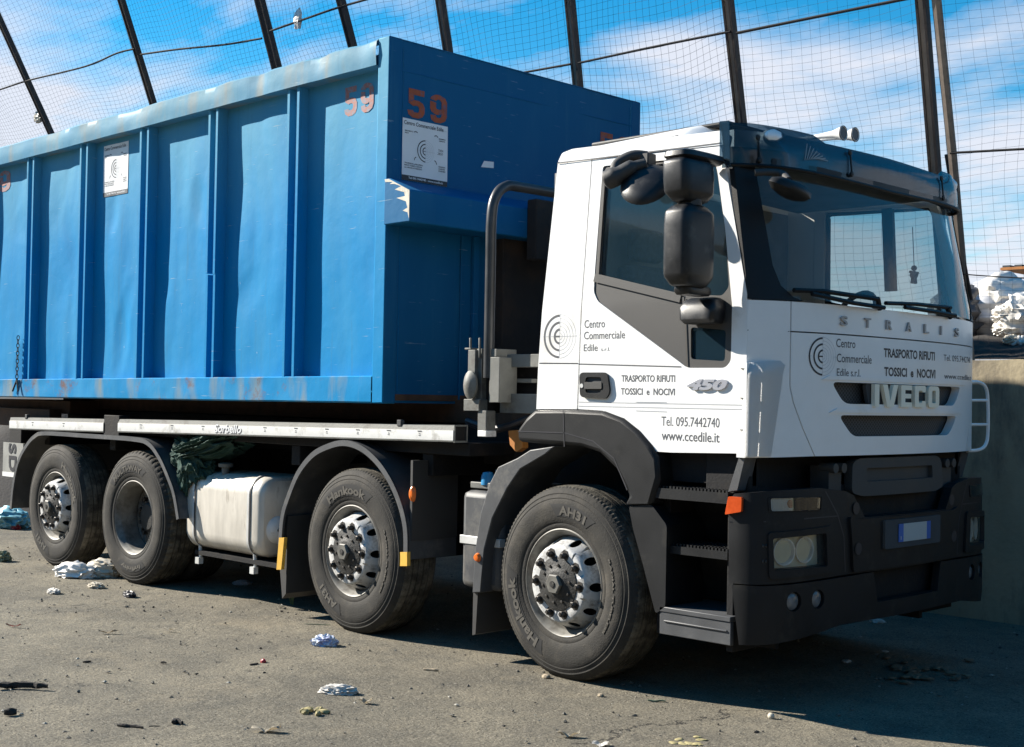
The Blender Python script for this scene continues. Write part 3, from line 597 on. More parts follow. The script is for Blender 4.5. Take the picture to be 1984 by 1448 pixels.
for s in (-1,):
    YM = 1.40
    pc = at(1335, 475, 'y', -YM); X0 = pc.x
    zt = lambda v: at(1335, v, 'y', -YM).z
    rx, ry = 0.080, 0.128
    bm = NB()
    loft(bm, [((X0 + dx, s * YM, zt(v)), rx * k, ry * kk) for v, dx, k, kk in ((556, 0.0, 0.62, 0.66), (553, 0, 0.72, 0.76), (539, 0, 0.95, 0.955), (533, 0, 0.985, 0.985), (490, 0, 1.0, 1.0), (440, 0, 1.0, 1.0), (417, 0, 0.97, 0.97), (412, 0, 0.93, 0.94), (402, 0, 0.70, 0.72), (397, 0, 0.5, 0.5))])
    mm = obj('mirror', bm, MIRP, truck, 50)
    bm = NB(); loft(bm, [((X0 + dx, s * YM, zt(v)), rx * k, ry * kk) for v, dx, k, kk in ((395, 0, 0.5, 0.55), (391, 0, 0.66, 0.72), (378, -0.004, 0.94, 0.94), (373, -0.005, 0.985, 0.975), (345, -0.008, 1.02, 1.0), (322, -0.012, 1.0, 1.0), (316, -0.014, 0.96, 0.97), (311, -0.016, 0.80, 0.84))])
    obj('wide_angle_mirror', bm, MIRP, mm, 50)
    bm = NB(); tube(bm, [(X0, s * YM, zt(400)), (X0, s * YM, zt(388))], 0.06, 14)
    obj('mirror_link', bm, TRIM, mm, 50)
    for va, vb in ((302, 300), (560, 566)):
        zz = zt(va); bm = NB()
        kk_ = 1.0 if va < 400 else 0.62; loft(bm, [((0, 0, -0.028), 0.07 * kk_, 0.15 * kk_), ((0, 0, -0.012), 0.085 * kk_, 0.17 * kk_), ((0, 0, 0.012), 0.08 * kk_, 0.165 * kk_), ((0, 0, 0.024), 0.05 * kk_, 0.13 * kk_)])
        obj('mirror_arm', bm, MIRP, mm, 50, loc=(X0 - 0.015, s * (YM - 0.055), zz))
    bm = NB(); panel(bm, rpoly([(s * (YM - 0.08), zt(530)), (s * (YM + 0.08), zt(530)), (s * (YM + 0.08), zt(423)), (s * (YM - 0.08), zt(423))], 0.03), [], lambda a, b, o: (X0 - rx - 0.001 + o, a, b), 0.002); obj('mirror_glass', bm, MIRG, mm)
    if s < 0:   # kerb and lower mirrors
        q = lambda u, v, y: at(u, v, 'y', y)
        bm = NB(); pts = [q(1252, 318, -1.26), q(1225, 325, -1.31), q(1195, 341, -1.36), q(1172, 352, -1.38)]
        tube(bm, bez(pts, 5), [0.03] * 5 + [0.042] * 5 + [0.052] * 5 + [0.03], 14)
        tube(bm, bez([q(1255, 303, -1.2), q(1225, 302, -1.25), q(1196, 318, -1.30), q(1190, 340, -1.34)], 5), 0.028, 12)
        box(bm, q(1262, 305, -1.2).x - 0.14, q(1262, 305, -1.2).x + 0.01, -1.24, -1.17, q(1262, 322, -1.2).z, q(1262, 298, -1.2).z)
        obj('mirror_bracket', bm, TRIM, mm, 50, bevel=0.006)
        bm = NB(); c0 = q(1252, 358, -1.30); lathe(bm, [(0, 0.05), (0.06, 0.046), (0.105, 0.02), (0.115, 0), (0.10, -0.012), (0, -0.016)], 28, 0, axis='z')
        bmesh.ops.scale(bm, vec=(1.2, 1.2, 0.85), verts=bm.verts); bmesh.ops.rotate(bm, cent=(0, 0, 0), matrix=Matrix.Rotation(R(55), 3, 'X') @ Matrix.Rotation(R(18), 3, 'Y'), verts=bm.verts)
        obj('kerb_mirror', bm, MIRP, mm, 50, loc=c0)
        bm = NB(); z0, z1 = q(1360, 628, -1.22).z, q(1360, 578, -1.22).z; xa, xb = q(1325, 600, -1.24).x, q(1394, 600, -1.24).x; xm = (xa + xb) / 2; hx = (xb - xa) / 2
        loft(bm, [((xm, -1.225, z0), hx * 0.85, 0.05), ((xm, -1.235, z0 + 0.02), hx * 0.97, 0.065), ((xm, -1.235, z1 - 0.05), hx, 0.065), ((xm, -1.22, z1 - 0.015), hx * 0.9, 0.05), ((xm, -1.21, z1), hx * 0.7, 0.035)])
        obj('mirror_base', bm, MIRP, mm, 50)
bm = NB(); c0 = Vector(Fm(fp(1533, 358)[0], fp(1533, 358)[1], 0.16)); c0 = at(1533, 362, 'x', c0.x)
lathe(bm, [(0, 0.035), (0.08, 0.03), (0.13, 0.008), (0.14, -0.02), (0.11, -0.05), (0.05, -0.07), (0, -0.075)], 28, 0, axis='z')
bmesh.ops.scale(bm, vec=(0.55, 1.1, 0.85), verts=bm.verts); bmesh.ops.rotate(bm, cent=(0, 0, 0), matrix=Matrix.Rotation(R(-8), 3, 'X') @ Matrix.Rotation(R(20), 3, 'Y'), verts=bm.verts)
fm = obj('front_mirror', bm, BLACKP, truck, 50, loc=c0)
bm = NB(); tube(bm, bez([at(1462, 335, 'x', 1.17) - c0, at(1490, 334, 'x', 1.22) - c0, at(1515, 337, 'x', 1.27) - c0, at(1528, 350, 'x', c0.x) - c0], 5), 0.018, 10); obj('mirror_arm', bm, TRIM, fm, 50)
# ------------------------------------------------------------------ bumper
PL = [Vector(p) for p in ((1.43, 0), (1.427, 0.22), (1.413, 0.42), (1.402, 0.58), (1.386, 0.75), (1.374, 0.86), (1.358, 0.96), (1.335, 1.05), (1.305, 1.12), (1.26, 1.175), (1.20, 1.205), (1.12, 1.212), (1.03, 1.212))]
CL = [0.0]
for a, b in zip(PL, PL[1:]): CL.append(CL[-1] + (b - a).length)
def plan(s):
    q = min(abs(s), CL[-1] - 1e-5)
    for i in range(len(CL) - 1):
        if q <= CL[i + 1]: break
    t = (q - CL[i]) / (CL[i + 1] - CL[i]); p = PL[i].lerp(PL[i + 1], t)
    def tn(k): return (PL[min(k + 1, len(PL) - 1)] - PL[max(k - 1, 0)]).normalized()
    tg = tn(i).lerp(tn(i + 1), t).normalized(); n = Vector((tg.y, -tg.x))
    if n.x < 0: n = -n
    sg = 1 if s >= 0 else -1
    return p.x, sg * p.y, n.x, sg * n.y
def Bm(s, z, off=0.0):
    x, y, nx, ny = plan(s); o = off - (0.10 * max(0, 0.42 - z) if z < 0.42 else 0) - 0.05 * max(0, z - 0.95)
    return (x + nx * o, y + ny * o, z)
def bp(u, v):
    d = ray(u, v); prev = None
    for k in range(-int(CL[-1] * 1000) + 2, int(CL[-1] * 1000) - 1, 4):
        s = k / 1000
        x, y, _, _ = plan(s); c = d.x * (y - CAM.y) - d.y * (x - CAM.x)
        if prev is not None and (c > 0) != (prev > 0):
            t = math.hypot(x - CAM.x, y - CAM.y) / math.hypot(d.x, d.y); return (s, (CAM + d * t).z)
        prev = c
    return (-1.25, at(u, v, 'y', -1.2).z)
def bpl(L): return [bp(*q[:2]) + tuple(q[2:]) for q in L]
def mirr(P): return [(-p[0],) + tuple(p[1:]) for p in reversed(P)]
BS = frange(-CL[-1], CL[-1], 48)
half = bpl([(1410, 972), (1421, 957), (1500, 951), (1590, 946), (1640, 952), (1655, 960), (1676, 1003)]); half[-1] = (half[-1][0], 0.935)
low = bp(1640, 1112); side = bp(1412, 1130)
upper = half + mirr(half) + mirr([(side[0], side[1]), (low[0], 0.65)][::1][::-1])[::-1][::-1]
upper = half + mirr(half) + [(-side[0], side[1]), (-low[0], 0.652), (low[0], 0.652), (side[0], side[1])]
ind = rpoly(bpl([(1494, 966), (1494, 991), (1588, 988), (1591, 963)]), 0.012)
hl = rpoly(bpl([(1497, 1044), (1499, 1104), (1598, 1096), (1596, 1034)]), 0.012)
bm = NB(); panel(bm, upper, [ind, hl, mirr(ind), mirr(hl)], Bm, 0.05, 0.0, xs=BS)
# raised rib lines round the head lamp recess
for k in (1, -1):
    fr = rpoly([(k * p[0], p[1]) for p in bpl([(1486, 1032), (1610, 1018), (1616, 1108), (1488, 1122)])], 0.02)
    hq = [(k * p[0], p[1]) for p in hl]; panel(bm, fr, [shrink(hq, 1.03)], Bm, 0.016, 0.014, xs=BS)
    iq = [(k * p[0], p[1]) for p in ind]; panel(bm, shrink(iq, 1.10), [shrink(iq, 1.02)], Bm, 0.008, 0.006, xs=BS)
bumper = obj('bumper', bm, BLACKP, truck, 40)
lo = bpl([(1418, 1133), (1430, 1250), (1500, 1248), (1562, 1234), (1625, 1212), (1690, 1200)])
fogs = [[(p[0], p[1]) for p in arc(*bp(u, v), 0.048, 0, 345, 20)] for u, v in ((1537, 1166), (1583, 1161))]
lower = [(lo[0][0], lo[0][1])] + lo[1:] + [(0, lo[-1][1])]
lowr = [(0.365, 0.648), (0.325, 0.49), (-0.325, 0.49), (-0.365, 0.648)]
bm = NB(); panel(bm, lower[:-1] + mirr(lower[:-1]) + lowr, fogs + [mirr(f) for f in fogs], Bm, 0.04, 0.006, xs=BS)
obj('bumper_skirt', bm, BLACKP, bumper, 40)
bm = NB(); box(bm, 1.24, 1.345, -0.40, 0.40, 0.47, 0.67); box(bm, 1.28, 1.40, -0.33, 0.33, 0.47, 0.488); box(bm, 1.20, 1.32, -0.52, 0.52, 0.90, 1.10); box(bm, 1.30, 1.40, -0.42, 0.42, 0.915, 0.932)
box(bm, 1.0, 1.26, -1.02, 1.02, 0.40, 1.06); box(bm, 0.9, 1.16, -1.12, 1.12, 1.02, 1.262)
obj('bumper_core', bm, CHASSIS, bumper, bevel=0.006)
ctr = rpoly([(-0.50, 1.06), (-0.40, 1.04), (0.40, 1.04), (0.50, 1.06), (0.485, 1.215), (0.42, 1.238), (-0.42, 1.238), (-0.485, 1.215)], 0.03)
slot = rpoly([(-0.36, 1.115), (0.36, 1.115), (0.36, 1.185), (-0.36, 1.185)], 0.012)
bm = NB(); panel(bm, ctr, [slot], Bm, 0.05, -0.035, xs=BS); panel(bm, slot, [], Bm, 0.0, -0.06, xs=BS)
for s in (-1, 1):
    for y in (0.56, 0.64): tube(bm, [(1.27, s * y, 1.19), (1.36, s * y, 1.19)], 0.026, 12)
    box(bm, 1.22, 1.33, s * 0.54, s * 0.66, 1.05, 1.20)
obj('tow_panel', bm, TRIM, bumper, 40, bevel=0.004)
for s in (-1, 1):
    for y, z in ((0.52, 0.985), (0.52, 0.78)): bm = NB(); lathe(bm, [(0, 0.0), (0.032, 0.0)], 16, 0, Bm(s * y, z, 0.018 if z < 0.9 else 0.004), axis='x'); obj('bolt_hole', bm, INKB, bumper, 0)
cl_ = bpl([(1659, 985), (1642, 1000), (1646, 1045), (1649, 1104)]); cl_[0] = (cl_[0][0], 0.930); cl_[-1] = (cl_[-1][0], 0.662)
bm = NB(); panel(bm, rpoly(cl_ + mirr(cl_), 0.02), [], Bm, 0.016, 0.015, xs=BS); obj('bumper_centre', bm, BLACKP, bumper, 40)
bm = NB()
for k in (1, -1): bm = NB(); strip(bm, [(k * p[0], p[1]) for p in bpl([(1601, 952), (1623, 998), (1634, 1040), (1637, 1108)])], 0.008, Bm, 0.001); strip(bm, [(k * p[0], p[1]) for p in bpl([(1413, 1012), (1480, 1011), (1560, 1005), (1622, 1000)])], 0.006, Bm, 0.0016); obj('panel_gap', bm, INKB, bumper, 0)
bm = NB(); panel(bm, rpoly([(-0.30, 0.765), (0.30, 0.765), (0.30, 0.915), (-0.30, 0.915)], 0.01), [], Bm, 0.02, 0.030, xs=BS)
pl_ = obj('plate_holder', bm, INTERD, bumper, 40)
bm = NB(); q0, q1 = bp(1729, 1066), bp(1791, 1022)
def plate(a0, a1, z0, z1, m, o): panel(bm, [(a0, z0), (a1, z0), (a1, z1), (a0, z1)], [], Bm, 0.003, o, mi=m)
a0, a1 = q0[0], q1[0]; z0, z1 = 0.795, 0.89; L_ = a1 - a0
plate(a0, a0 + L_ * 0.14, z0, z1, 0, 0.036); plate(a0 + L_ * 0.14, a1 - L_ * 0.13, z0, z1, 1, 0.036); plate(a1 - L_ * 0.13, a1, z0, z1, 0, 0.036)
put_text(bm, 'I', a0 + L_ * 0.05, z0 + 0.012, a0 + L_ * 0.075, z0 + 0.03, Bm, off=0.037, mi=1)
obj('number_plate', bm, [BLUEP, PLATEW], bumper, 0)
for k in (1, -1):
    f = (lambda P: P) if k == 1 else mirr
    def mid(P): return [sum(p[i] for p in P) / len(P) for i in (0, 1)]
    bm = NB(); panel(bm, f(shrink(hl, 0.99)), [], Bm, 0.0, -0.045, xs=BS); bx = f(hl)
    hlo = obj('headlight', bm, LAMPY, truck, 30)
    for u, v, rr in ((1527, 1071, 0.062), (1568, 1067, 0.060)):
        c0 = bp(u, v); p = Vector(Bm(k * c0[0], c0[1], -0.035)); bm = NB()
        lathe(bm, [(0.0, -0.06), (0.03, -0.05), (0.05, -0.025), (rr, 0.004), (rr + 0.006, 0.006), (rr + 0.006, 0.0)], 28, 0, axis='x')
        lathe(bm, [(0, -0.035), (0.014, -0.038), (0.016, -0.05)], 14, 1, axis='x')
        x, y, nx, ny = plan(k * c0[0]); bmesh.ops.rotate(bm, cent=(0, 0, 0), matrix=Matrix.Rotation(math.atan2(ny, nx), 3, 'Z'), verts=bm.verts)
        obj('reflector', bm, [LAMPC, BLUEP], hlo, 40, loc=p)
    bm = NB(); panel(bm, f(shrink(hl, 0.985)), [], Bm, 0.0, -0.006, xs=BS); obj('lens', bm, LENS, hlo)
    bm = NB(); panel(bm, f(shrink(ind, 0.99)), [], Bm, 0.0, -0.010, xs=BS)
    idl = obj('turn_signal', bm, LAMPC, truck, 30)
    c0 = bp(1536, 977); bm = NB(); p = Bm(k * c0[0], c0[1], -0.012); lathe(bm, [(0, 0.008), (0.02, 0.006), (0.026, -0.01)], 16, 0, p, axis='x'); obj('bulb', bm, AMBER, idl)
    bm = NB(); panel(bm, f(shrink(ind, 0.985)), [], Bm, 0.004, 0.004, xs=BS); obj('lens', bm, LENS, idl)
    for u, v in ((1537, 1166), (1583, 1161)):
        c0 = bp(u, v); x, y, nx, ny = plan(k * c0[0]); bm = NB()
        lathe(bm, [(0, 0.012), (0.03, 0.009), (0.044, 0.0), (0.044, -0.02)], 24, 0, axis='x'); lathe(bm, [(0.044, 0.004), (0.050, 0.0), (0.050, -0.03)], 24, 1, axis='x')
        bmesh.ops.rotate(bm, cent=(0, 0, 0), matrix=Matrix.Rotation(math.atan2(ny, nx), 3, 'Z'), verts=bm.verts)
        obj('fog_light', bm, [mat('fog_glass', (0.14, 0.145, 0.15), 0.12, var=0.3, vscale=20), BLACKP], truck, 40, loc=Bm(k * c0[0], c0[1], -0.012))
    sa_, sb_ = bp(1408, 978)[0], bp(1439, 976)[0]; am = rpoly([(k * p[0], p[1]) for p in ((sa_, 0.965), (sa_ + 0.015, 1.055), (sb_, 1.055), (sb_, 0.985))], 0.008)
    bm = NB(); panel(bm, am, [], Bm, 0.03, 0.022, xs=BS); obj('side_indicator', bm, AMBER, truck, 40, bevel=0.006)
    for v in (1058, 1088):
        for u in (1478, 1484):
            bm = NB(); c0 = bp(u, v); lathe(bm, [(0, 0.004), (0.008, 0.003), (0.009, 0)], 10, 0, Bm(k * c0[0], c0[1], 0.0), axis='x'); obj('bolt_cap', bm, TRIM, bumper)
# pillars between bumper and cab, steps
for k in (1, -1):
    bm = NB(); P = spl([(1432, 884), (1444, 884), (1428, 952), (1410, 954)], -1.19)
    panel(bm, P, [], lambda a, b, o: (a, -k * (1.19 + o), b), 0.10, 0)
    obj('bumper_pillar', bm, GREYP, truck, bevel=0.004)
    bm = NB(); box(bm, 0.45, 1.10, -k * 0.78, -k * 0.74, 0.25, 1.27); box(bm, 0.60, 1.16, -k * 1.09, -k * 1.05, 1.10, 1.27); box(bm, 0.58, 0.66, -k * 1.10, -k * 0.8, 0.3, 1.1)
    box(bm, 1.06, 1.10, -k * 1.15, -k * 0.78, 0.28, 1.06)
    sw = obj('step_well', bm, CHASSIS, truck, bevel=0.004)
    bm = NB()
    for x in (0.72, 0.84, 0.96): box(bm, x - 0.02, x + 0.02, -k * 0.79, -k * 0.78, 0.47, 1.0)
    panel(bm, [(0.67, 0.79), (1.06, 0.79), (1.06, 1.0), (0.67, 1.0)], [], lambda a, b, o: (a, -k * (0.84 + (b - 0.79) * 0.4 + o), b), 0.02, 0); panel(bm, [(0.67, 0.475), (1.06, 0.475), (1.06, 0.72), (0.67, 0.72)], [], lambda a, b, o: (a, -k * (0.84 + (b - 0.475) * 0.35 + o), b), 0.02, 0)
    obj('step_riser', bm, BLACKP, sw, bevel=0.004)
    for z0, z1, xa, xb, yo in ((1.015, 1.068, 0.60, 1.09, 1.195), (0.735, 0.775, 0.675, 1.075, 1.17), (0.435, 0.462, 0.675, 1.12, 1.20)):
        bm = NB(); box(bm, xa, xb, -k * yo, -k * 0.80, z0, z1, 0)
        if z1 < 0.5: box(bm, xa, xb, -k * (yo - 0.005), -k * (yo - 0.03), 0.32, 0.436); box(bm, xa + 0.03, xb - 0.02, -k * (yo + 0.002), -k * (yo - 0.02), 0.385, 0.395)
        else:
            n = int((xb - xa) / 0.022)
            for i in range(n):
                for j in range(5): box(bm, xa + 0.006 + i * 0.022, xa + 0.018 + i * 0.022, -k * (yo - 0.012 - j * 0.05), -k * (yo - 0.032 - j * 0.05), z1 - 0.001, z1 + 0.012)
        obj('step', bm, BLACKP if z1 > 0.5 else GREYP, sw, bevel=0.004 if z1 < 0.5 else 0)
    bm = NB(); P = spl([(1218, 981), (1262, 978), (1292, 1018), (1289, 1176), (1270, 1190), (1247, 1100), (1226, 1024)], -1.2)
    panel(bm, rpoly(P, 0.02), [], lambda a, b, o: (a, -k * (1.2 + o), b), 0.32, 0); obj('step_support', bm, BLACKP, sw, bevel=0.008)
# ------------------------------------------------------------------ mudguards
def sheet(bm, path, t, y0, y1, mi=0):
    """thin arch: path in x-z given a thickness t (inwards) and drawn across from y0 to y1"""
    P = [Vector(p[:2]) for p in path]; I = []
    for i, p in enumerate(P):
        tg = (P[min(i + 1, len(P) - 1)] - P[max(0, i - 1)]).normalized(); I.append(p + Vector((tg.y, -tg.x)) * t)
    lp = P + I[::-1]; A = [bm.verts.new((p.x, y0, p.y)) for p in lp]; Bv = [bm.verts.new((p.x, y1, p.y)) for p in lp]; n = len(lp)
    for i in range(n): bm.faces.new((A[i], A[(i + 1) % n], Bv[(i + 1) % n], Bv[i])).material_index = mi
    m = len(P)
    for i in range(m - 1):
        for q in (A, Bv): bm.faces.new((q[i], q[i + 1], q[n - 2 - i], q[n - 1 - i])).material_index = mi
def cr2(P, n=5): return [(p.x, p.y) for p in [Vector((q.x, q.y)) for q in bez([(a[0], a[1], 0) for a in P], n)]]
def extr(bm, P, y0, y1): panel(bm, P, [], lambda a, b, o: (a, y0 if o >= 0 else y1, b), 1.0, 0)
up1 = spl([(1003, 856), (1003, 832), (1020, 808), (1034, 795), (1117, 794.5), (1167, 797), (1204, 811), (1233, 834), (1258, 863), (1272, 885), (1276, 930), (1262, 979), (1208, 979), (1218, 962), (1212, 946), (1193, 909), (1160, 877), (1126, 866), (1090, 864)], -1.21)
lo1 = spl([(916, 1149), (922, 1062), (932, 995), (949, 938), (966, 905), (1003, 888), (1028, 872), (1075, 865), (1059, 879.5), (1009, 909), (984, 946), (955, 1004), (938, 1070), (931, 1149)], -1.2)
for k in (1, -1):
    bm = NB(); extr(bm, up1, -k * 1.212, -k * 0.80); fd = obj('wheel_arch', bm, BLACKP, truck, 40, bevel=0.022)
    bm = NB(); strip(bm, spl([(1092, 795), (1094, 866)], -1.21), 0.006, lambda a, b, o: (a, -k * (1.214 + o), b), 0.0)
    strip(bm, spl([(1004, 836), (1095, 839), (1150, 855), (1190, 888), (1216, 950)], -1.21), 0.006, lambda a, b, o: (a, -k * (1.214 + o), b), 0.0); obj('panel_gap', bm, INKB, fd, 0)
    bm = NB(); extr(bm, lo1, -k * 1.205, -k * 0.84); ga = obj('front_mudguard', bm, GREYP, truck, 40, bevel=0.006)
    P = spl([(917, 1145), (926, 1145), (921, 1229), (915, 1231)], -1.19); bm = NB(); extr(bm, P, -k * 1.19, -k * 0.84); obj('mud_flap', bm, TRIM, ga)
    bm = NB(); c0 = sp(926, 1080, -1.2); lathe(bm, [(0, -0.022), (0.018, -0.018), (0.026, -0.004), (0.028, 0.01)], 18, 0, (c0[0] + 0.005, -k * 1.205, c0[1])); obj('side_marker', bm, ORANGE, ga)
    # second axle
    g2 = cr2(spl([(541, 1055), (546, 1000), (557, 962), (577, 914), (604, 879), (632, 862), (666, 853), (700, 862), (733, 889), (760, 928), (780, 975), (791, 1025), (792, 1085)], -1.2))
    bm = NB(); sheet(bm, g2, 0.010, -k * 1.205, -k * 0.80); sheet(bm, [(p[0], p[1]) for p in g2], 0.038, -k * 1.212, -k * 1.196); gb = obj('rear_mudguard', bm, GREYP, truck, 40)
    bm = NB(); P = spl([(541, 1055), (546, 1000), (560, 1000), (556, 1150), (549, 1160)], -1.16); extr(bm, P, -k * 1.17, -k * 0.82); obj('mud_flap', bm, TRIM, gb)
    for a in ([(536, 1104), (541, 1042), (551, 1042), (545, 1104)], [(775, 1097), (775, 1070), (789, 1070), (789, 1097)]):
        bm = NB(); extr(bm, spl(a, -1.215), -k * 1.217, -k * 1.19); obj('yellow_tip', bm, YELLOW, gb)
    bm = NB(); c0 = sp(796, 957, -1.18); lathe(bm, [(0, -0.02), (0.02, -0.016), (0.030, -0.004), (0.032, 0.008)], 18, 0, axis='y'); bmesh.ops.scale(bm, vec=(0.8, 1, 1.6), verts=bm.verts); obj('side_marker', bm, ORANGE, gb, loc=(c0[0] + 0.015, -k * 1.18, c0[1]))
    bm = NB(); box(bm, c0[0] + 0.0, c0[0] + 0.02, -k * 1.185, -k * 0.80, 0.62, 1.12); obj('splash_panel', bm, TRIM, gb)
    # tandem
    g3 = cr2(spl([(21, 985), (26, 937), (36, 892), (52, 861), (69, 842), (90, 836), (173, 841), (259, 847), (290, 856), (312, 885), (330, 925), (341, 958), (349, 1005)], -1.2))
    bm = NB(); sheet(bm, g3, 0.010, -k * 1.205, -k * 0.74); sheet(bm, g3, 0.035, -k * 1.212, -k * 1.196); gc = obj('tandem_mudguard', bm, GREYP, truck, 40)
    bm = NB(); c0 = sp(340, 900, -1.1); lathe(bm, [(0, -0.02), (0.02, -0.016), (0.030, -0.004), (0.032, 0.008)], 18, 0, axis='y'); bmesh.ops.scale(bm, vec=(0.8, 1, 1.5), verts=bm.verts); obj('side_marker', bm, ORANGE, gc, loc=(c0[0], -k * 1.10, c0[1]))
# ------------------------------------------------------------------ wheels
PROF = [(0.290, 0.004), (0.302, -0.006), (0.318, -0.011), (0.326, -0.009), (0.334, -0.015), (0.365, -0.021), (0.410, -0.024), (0.446, -0.020), (0.452, -0.016), (0.458, -0.017), (0.476, -0.008), (0.482, -0.009), (0.494, 0.002), (0.506, 0.010), (0.515, 0.022)]
RS = (0.538 - 0.290) / (0.522 - 0.290)
def sr(P): return [(0.290 + (r - 0.290) * RS, h) for r, h in P]
PROF = sr(PROF)
def hp(r):
    for (a, ha), (b, hb) in zip(PROF, PROF[1:]):
        if r <= b: return ha + (hb - ha) * max(0, (r - a)) / (b - a)
    return PROF[-1][1]
def tyre_prof(wd, grooves):
    P = [(0.5195, 0.030)]
    for gx in grooves: P += [(0.522, gx - 0.006), (0.512, gx - 0.004), (0.512, gx + 0.004), (0.522, gx + 0.006)]
    return list(PROF) + sr(P + [(0.5195, wd - 0.03), (0.515, wd - 0.022), (0.494, wd - 0.002), (0.44, wd + 0.02), (0.36, wd + 0.015), (0.29, wd - 0.004)])
def polm(a, r, off=0.0): return (r * math.sin(R(a)), hp(r) - off, r * math.cos(R(a)))
def make_wheel(kind, loc, texts, steer=0.0, side=1):
    rot = (0, 0, R(steer) + (0 if side > 0 else math.pi))
    bm = NB(); n = 80
    if kind == 'steer':
        lathe(bm, [(0.2985, 0.006), (0.300, -0.004), (0.294, -0.007), (0.287, -0.003), (0.279, 0.015), (0.266, 0.030), (0.260, 0.045), (0.258, 0.20), (0.285, 0.27)], n, 1)
        def dz(r):
            T = [(0.140, -0.045), (0.200, -0.045), (0.210, -0.040), (0.217, -0.026), (0.226, 0.0), (0.238, 0.03), (0.250, 0.06), (0.259, 0.075)]
            for (a, ha), (b, hb) in zip(T, T[1:]):
                if r <= b: return ha + (hb - ha) * (r - a) / (b - a)
            return T[-1][1]
        for k in range(10):
            a0, a1 = k * 36, k * 36 + 36; am = a0 + 18
            sec = [(a0 + 36 * i / 8, 0.140) for i in range(9)] + [(a1 - 36 * i / 8, 0.259) for i in range(9)]
            hole = [(am + 6.2 * math.cos(t), 0.2315 + 0.0165 * math.sin(t)) for t in frange(0, 2 * math.pi, 16)[:-1]]
            panel(bm, sec, [hole], lambda a, r, o: (r * math.sin(R(a)), dz(r) - o, r * math.cos(R(a))), 0.012, 0, xs=frange(a0, a1, 6)[1:-1], ys=(0.17, 0.2, 0.208, 0.216, 0.226, 0.24))
        bmesh.ops.remove_doubles(bm, verts=bm.verts[:], dist=1e-5)
    else:
        lathe(bm, [(0.2985, 0.006), (0.300, -0.004), (0.294, -0.007), (0.287, -0.003), (0.279, 0.015), (0.266, 0.030), (0.260, 0.045), (0.254, 0.17)], n, 1)
        for k in range(10):
            a0, a1 = k * 36, k * 36 + 36; am = a0 + 18
            sec = [(a0 + 36 * i / 8, 0.10) for i in range(9)] + [(a1 - 36 * i / 8, 0.256) for i in range(9)]
            hole = [(am + 7 * math.cos(t), 0.215 + 0.024 * math.sin(t)) for t in frange(0, 2 * math.pi, 16)[:-1]]
            panel(bm, sec, [hole], lambda a, r, o: (r * math.sin(R(a)), 0.175 + 0.012 * math.sin((r - 0.1) * 20) - o, r * math.cos(R(a))), 0.012, 0, xs=frange(a0, a1, 6)[1:-1])
        bmesh.ops.remove_doubles(bm, verts=bm.verts[:], dist=1e-5)
    lathe(bm, [(0.0, 0.16), (0.255, 0.20)], 32, 2)
    wh = obj('wheel', bm, [RIMW if kind == 'steer' else RIMD, RIMD, CHASSIS], truck, 40, loc=loc); wh.rotation_euler = rot
    # tyre with raised lettering on the side wall
    bm = NB(); N_ = 240; wd = 0.285
    lathe(bm, tyre_prof(wd, (0.075, 0.118, 0.163, 0.208)), N_, 0)
    for v in bm.verts:
        r = math.hypot(v.co.x, v.co.z); k = round(math.degrees(math.atan2(v.co.z, v.co.x)) / 1.5)
        if 0.5125 < r < 0.5365 and (v.co.y < 0.04 or v.co.y > wd - 0.04):
            if k % (2 if kind == 'steer' else 4) == 0: q = (r - (0.004 if kind == 'steer' else 0.008)) / r; v.co.x *= q; v.co.z *= q; v.co.y += 0.003 if v.co.y < 0.1 else -0.003
        if v.co.z < -0.485 : v.co.z = max(v.co.z, -0.5275)          # flattened by the load
    for f in bm.faces:
        c = f.calc_center_median()
        if math.hypot(c.x, c.z) > 0.528 : f.material_index = 1
    for s, ca, span, r0, r1, pad in texts:
        a0, a1 = ca - span / 2, ca + span / 2
        if pad:
            panel(bm, [(a0 - 4, r0 - 0.004), (a1 + 3, r0 - 0.010), (a1 + 9, r1 + 0.012), (a0 - 9, r1 + 0.012)], [], polm, 0, 0.002, xs=frange(a0 - 10, a1 + 10, 24), ys=(0.365, 0.41), mi=2)
        put_text(bm, s, a0, r0 + 0.002, a1, r1, polm, off=0.0045, bold=0.035, mi=3, depth=0.003)
    ty = obj('tyre', bm, [RUBBER, TREAD, TLET, TLT2], wh, 30)
    if kind == 'steer':
        bm = NB()
        lathe(bm, [(0.149, -0.043), (0.147, -0.050), (0.139, -0.052), (0.125, -0.054), (0.118, -0.056), (0.088, -0.058), (0.078, -0.064), (0.06, -0.068), (0.0, -0.069)], 40, 0)
        for k in range(10):
            a = R(36 * k + 8); lathe(bm, [(0, -0.066), (0.008, -0.064), (0.009, -0.05)], 10, 1, (0.104 * math.sin(a), 0, 0.104 * math.cos(a)))
        lathe(bm, [(0.058, -0.065), (0.058, -0.082), (0.052, -0.087), (0.0, -0.087)], 6, 2); lathe(bm, [(0.018, -0.086), (0.018, -0.092), (0, -0.093)], 12, 0)
        obj('hub', bm, [HUBB, NUT, mat('hub_cap_grey', (0.13, 0.125, 0.11), 0.5, var=0.3, vscale=20)], wh, 30)
        for k in range(10):
            a = R(36 * k + 18); bm = NB(); lathe(bm, [(0.033, -0.044), (0.031, -0.0475), (0.0, -0.0475)], 7, 0); lathe(bm, [(0.018, -0.05), (0.018, -0.070), (0.014, -0.073), (0.0, -0.073)], 6, 0); lathe(bm, [(0.009, -0.072), (0.009, -0.080), (0, -0.080)], 8, 0)
            obj('wheel_nut', bm, NUT, wh, 30, loc=(0.1675 * math.sin(a), 0, 0.1675 * math.cos(a)))
    else:
